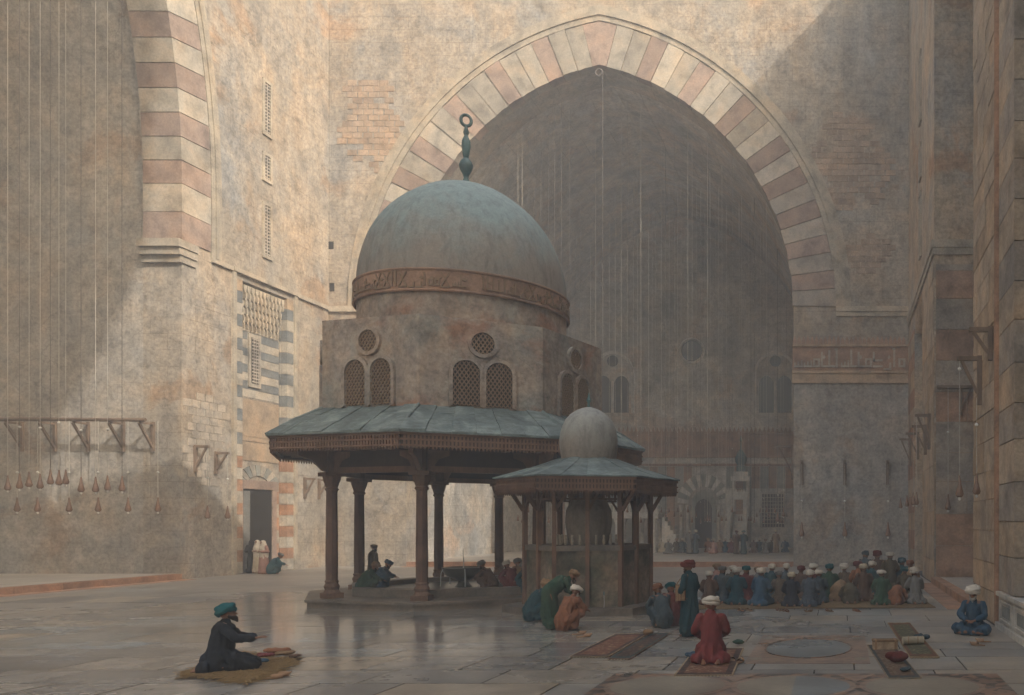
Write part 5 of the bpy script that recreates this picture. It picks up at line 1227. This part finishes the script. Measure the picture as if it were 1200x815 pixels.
def bundle(px, py, sz, mat, label, name='bundle', cat='bundle', z=.03, flat=.6, seed=1):
    m = MB(); rg = random.Random(seed)
    for k in range(5): m.ell((rg.uniform(-.45, .45) * sz, rg.uniform(-.35, .35) * sz, sz * flat * rg.uniform(.3, .55)), (sz * rg.uniform(.35, .6), sz * rg.uniform(.3, .5), sz * flat * rg.uniform(.35, .6)), 10)
    me = fuse(m, max(.012, sz * .05), 3, .015, seed, name, (mat,), (0, 1)); lo = min(v.co.z for v in me.vertices)
    for v in me.vertices: v.co.z -= lo
    o = put(name, me, None, at(px, py)[:2] + (z,)); return tag(o, label, cat)
bundle(322, 768, .30, CL['orange'], 'rust coloured shawl heaped on the straw mat', 'shawl', 'cloth', seed=2, flat=.35)
bundle(305, 779, .22, CL['blue'], 'blue cloth lying on the straw mat before the kneeling man', 'folded_cloth', 'cloth', seed=3, flat=.3)
bundle(312, 772, .2, CL['red'], 'dark red cloth in the heap on the straw mat', 'folded_cloth', 'cloth', seed=14, flat=.35)
bundle(345, 773, .15, CL['brown'], 'brown cloth at the frayed far edge of the straw mat', 'folded_cloth', 'cloth', seed=15, flat=.4)
bundle(335, 770, .2, CL['tan'], 'tan cloth at the far end of the straw mat', 'folded_cloth', 'cloth', seed=4, flat=.4)
bundle(812, 773, .17, CL['blue'], 'blue cloth beside the knees of the man in crimson', 'folded_cloth', 'cloth', seed=5, flat=.6)
bundle(1051, 779, .27, CL['maroon'], 'dark maroon bundle on the brown prayer rug', seed=6, flat=.7)
bundle(1063, 789, .16, CL['slate'], 'slate blue cloth at the near end of the brown rug', 'folded_cloth', 'cloth', seed=7, flat=.4)
bundle(1080, 752, .2, CL['slate'], 'slate coloured bundle on the green brown rug', seed=8)
bundle(866, 757, .16, CL['green'], 'green cloth bundle right of the man in crimson', seed=9)
bundle(757, 746, .2, CL['tan'], 'sandy bundle at the far end of the dark rug', seed=10)
bundle(720, 716, .24, CL['grey'], 'grey clothes left on the step of the small fountain', 'clothes_pile', 'clothes', z=.2, seed=11)
bundle(744, 714, .2, CL['tan'], 'sandy clothes left by the fountain corner', 'clothes_pile', 'clothes', z=.2, seed=12)
X, Y, _ = at(1070, 757); m = MB(); m.tube([(-.22, -.05, .085), (.22, .05, .085)], .085, 14); o = m.build('rolled_cloth', CL['cream'], None, True, (X, Y, .03)); tag(o, 'cream rolled cloth lying on the green brown rug', 'cloth')
for s_ in (-.1, .1):
    m = MB(); m.tube([(s_ + .088 * 0, s_ * .227 + .09 * math.cos(a), .085 + .09 * math.sin(a)) for a in [i * math.pi / 6 for i in range(12)]], .008, 5, True); m.build('tie', LEATHER, o)
X, Y, _ = at(1037, 762); ch = thing('chest', 'small ochre painted chest on the corner of the brown rug', 'chest', (X, Y, .03), R_(4))
m = MB(); m.box(-.25, .25, -.13, .13, 0, .15); m.build('box', OCH, ch); m = MB(); m.box(-.26, .26, -.14, .14, .152, .19); m.build('lid', CL['tan'], ch)
for k in (-.2, .2): m = MB(); m.box(k - .02, k + .02, -.145, .145, .0, .195); m.build('strap', LEATHER, ch)
_sh = []
def slipper(px, py, ang, mat, label, group, z=.006, sc=1):
    if not _sh:
        m = MB(); out = []
        for k in range(20):
            a = 2 * math.pi * k / 20; wv = .042 + .012 * math.sin(a); out.append((wv * math.cos(a), .13 * math.sin(a)))
        m.prism(out, 0, .018)
        pr = [(.045, .0), (.05, .04), (.046, .09), (.03, .125), (.008, .15)]
        n = 8; vs = []
        for w_, y_ in pr:
            for q in range(n + 1): t = math.pi * q / n; vs.append((w_ * math.cos(t), y_, .018 + .045 * math.sin(t) * (w_ / .05) ** .5 + max(0, y_ - .12)))
        m.add(vs, [(i * (n + 1) + q, i * (n + 1) + q + 1, (i + 1) * (n + 1) + q + 1, (i + 1) * (n + 1) + q) for i in range(len(pr) - 1) for q in range(n)])
        _sh.append(m.mesh('slipper', LEATHER, True))
    o = put('slipper', _sh[0], None, (*at(px, py)[:2], z), (0, 0, R_(ang)), mat); o.scale = (sc, sc, sc); return tag(o, label, 'slipper', group)
GS = 'slippers left on the paving'
k = 0
for px, py, g_ in ((868, 716, 'behind the near prayer row'), (878, 716, 'behind the near prayer row'), (913, 716, 'behind the near prayer row'), (921, 717, 'behind the near prayer row'), (946, 717, 'behind the near prayer row'), (972, 717, 'behind the near prayer row'), (1004, 717, 'behind the near prayer row')):
    for q in (-2, 2): slipper(px + q, py + q * .2, rr.uniform(-40, 40), (LEATHER, CL['orange'], CL['tan'])[k % 3], f'worn slipper {g_}, {ORD[k]} from the left', GS, sc=1.1); k += 1
for px, py, ang, lab in ((318, 796, -60, 'tan slipper in front of the straw mat'), (327, 793, -75, 'tan slipper lying behind its fellow by the straw mat'), (678, 744, -50, 'yellow slipper beside the man in rust orange'), (684, 747, -60, 'yellow slipper nearer us beside the man in rust orange'), (858, 775, 20, 'pale slipper right of the man in crimson'), (867, 777, -10, 'pale slipper farther right of the man in crimson'), (1146, 757, 60, 'brown slipper before the seated man in blue'), (1153, 753, 80, 'brown slipper close to the pier by the seated man')):
    slipper(px, py, ang, LEATHER, lab, GS, sc=1.25)
# inlaid medallions in the paving
def oval(cx, cy, a, b, n=40): return [(cx + a * math.cos(2 * math.pi * i / n), cy + b * math.sin(2 * math.pi * i / n)) for i in range(n)]
IN1 = floor_mat('inlay_blue_marble', (.20, .21, .205), False, False); IN2 = floor_mat('inlay_red_marble', (.28, .195, .15), False, False); IN3 = floor_mat('inlay_pale_marble', (.27, .23, .175), False, False); IN4 = floor_mat('inlay_dark_marble', (.17, .15, .13), False, False)
def mosaic(m_, a, b):
    t = m_.node_tree; bs = t.nodes['Principled BSDF']; ch_ = nd(t, 'TexVoronoi'); ch_.inputs['Scale'].default_value = 7; t.links.new(world_pos(t), ch_.inputs['Vector'])
    src = bs.inputs['Base Color'].links[0].from_socket; sx = nd(t, 'SeparateColor'); t.links.new(ch_.outputs['Color'], sx.inputs[0])
    t.links.new(mix(t, 1, src, ramp(t, sx.outputs[0], [(.3, a), (.45, (1, 1, 1)), (.6, b)]), 'MULTIPLY'), bs.inputs['Base Color'])
mosaic(IN4, (.45, .42, .4), (1.7, 1.15, .9)); mosaic(IN2, (.8, .8, .8), (1.15, 1.1, 1.0))
def rect_px(x0, y0, x1, y1):
    a = fl(x0, y1); b = fl(x1, y1); c = fl(x0, y0); return (a[0] + b[0]) / 2, (a[1] + c[1]) / 2, (b[0] - a[0]), (c[1] - a[1])
cx, cy, w, d = rect_px(872, 745, 1020, 778)
m = MB(); m.box(cx - w / 2, cx + w / 2, cy - d / 2, cy + d / 2, -.05, .006); md_ = m.build('floor_medallion', IN2); structure(md_)
m = MB(); m.prism(oval(cx - .05, cy, w * .37, d * .33), -.05, .010); m.build('oval_slab', IN1, md_)
m = MB(); pts = oval(cx - .05, cy, w * .385, d * .345); m.tube([(x, y, .008) for x, y in pts], .02, 4, True); m.build('oval_rim', IN4, md_)
for sx in (-1, 1):
    for sy in (-1, 1): m = MB(); m.prism(oval(cx + sx * w * .43, cy + sy * d * .36, .13, .16, 16), -.05, .009); m.build('corner_disc', IN3, md_)
y0 = 12.3; yb = 14.75
m = MB(); m.box(-3.9, 2.7, y0, yb, -.05, .006); mp_ = structure(m.build('floor_medallion', IN4))
for i, (x, mt) in enumerate(((-2.75, IN3), (-.75, IN1), (1.3, IN3))):
    cyy = (y0 + yb) / 2 + .1
    m = MB(); m.prism(oval(x, cyy, 1.0, .95), -.05, .009); m.build('oval_rim', IN2, mp_)
    if i == 1:
        for a0_, mt_ in ((math.pi / 2, IN3), (-math.pi / 2, IN1)):
            m = MB(); m.prism([(x + .9 * math.cos(a0_ + math.pi * q / 20), cyy + .85 * math.sin(a0_ + math.pi * q / 20)) for q in range(21)], -.05, .012); m.build('half_oval_slab', mt_, mp_)
    else: m = MB(); m.prism(oval(x, cyy, .9, .85), -.05, .012); m.build('oval_slab', mt, mp_)
    if i < 2:
        for sy in (-1, 1): m = MB(); m.prism([(x + 1.0 - .32, cyy + sy * 1.0), (x + 1.0, cyy + sy * .35), (x + 1.0 + .32, cyy + sy * 1.0)], -.05, .010); m.build('inlay_wedge', IN2, mp_)
# ------------------------------------------------------------------ dusty air
hz, ht, hb = None, None, None
hm = bpy.data.materials.new('dusty_air'); hm.use_nodes = True; ht = hm.node_tree; ht.nodes.clear()
pv = ht.nodes.new('ShaderNodeVolumePrincipled'); pv.inputs['Color'].default_value = (.86, .9, .96, 1); pv.inputs['Density'].default_value = 0.0045; pv.inputs['Anisotropy'].default_value = 0.1
ho = ht.nodes.new('ShaderNodeOutputMaterial'); ht.links.new(pv.outputs[0], ho.inputs['Volume'])
mb = MB(); mb.box(-95, 75, -75, 135, -1.8, 83.5); stuff(mb.build('haze', hm))
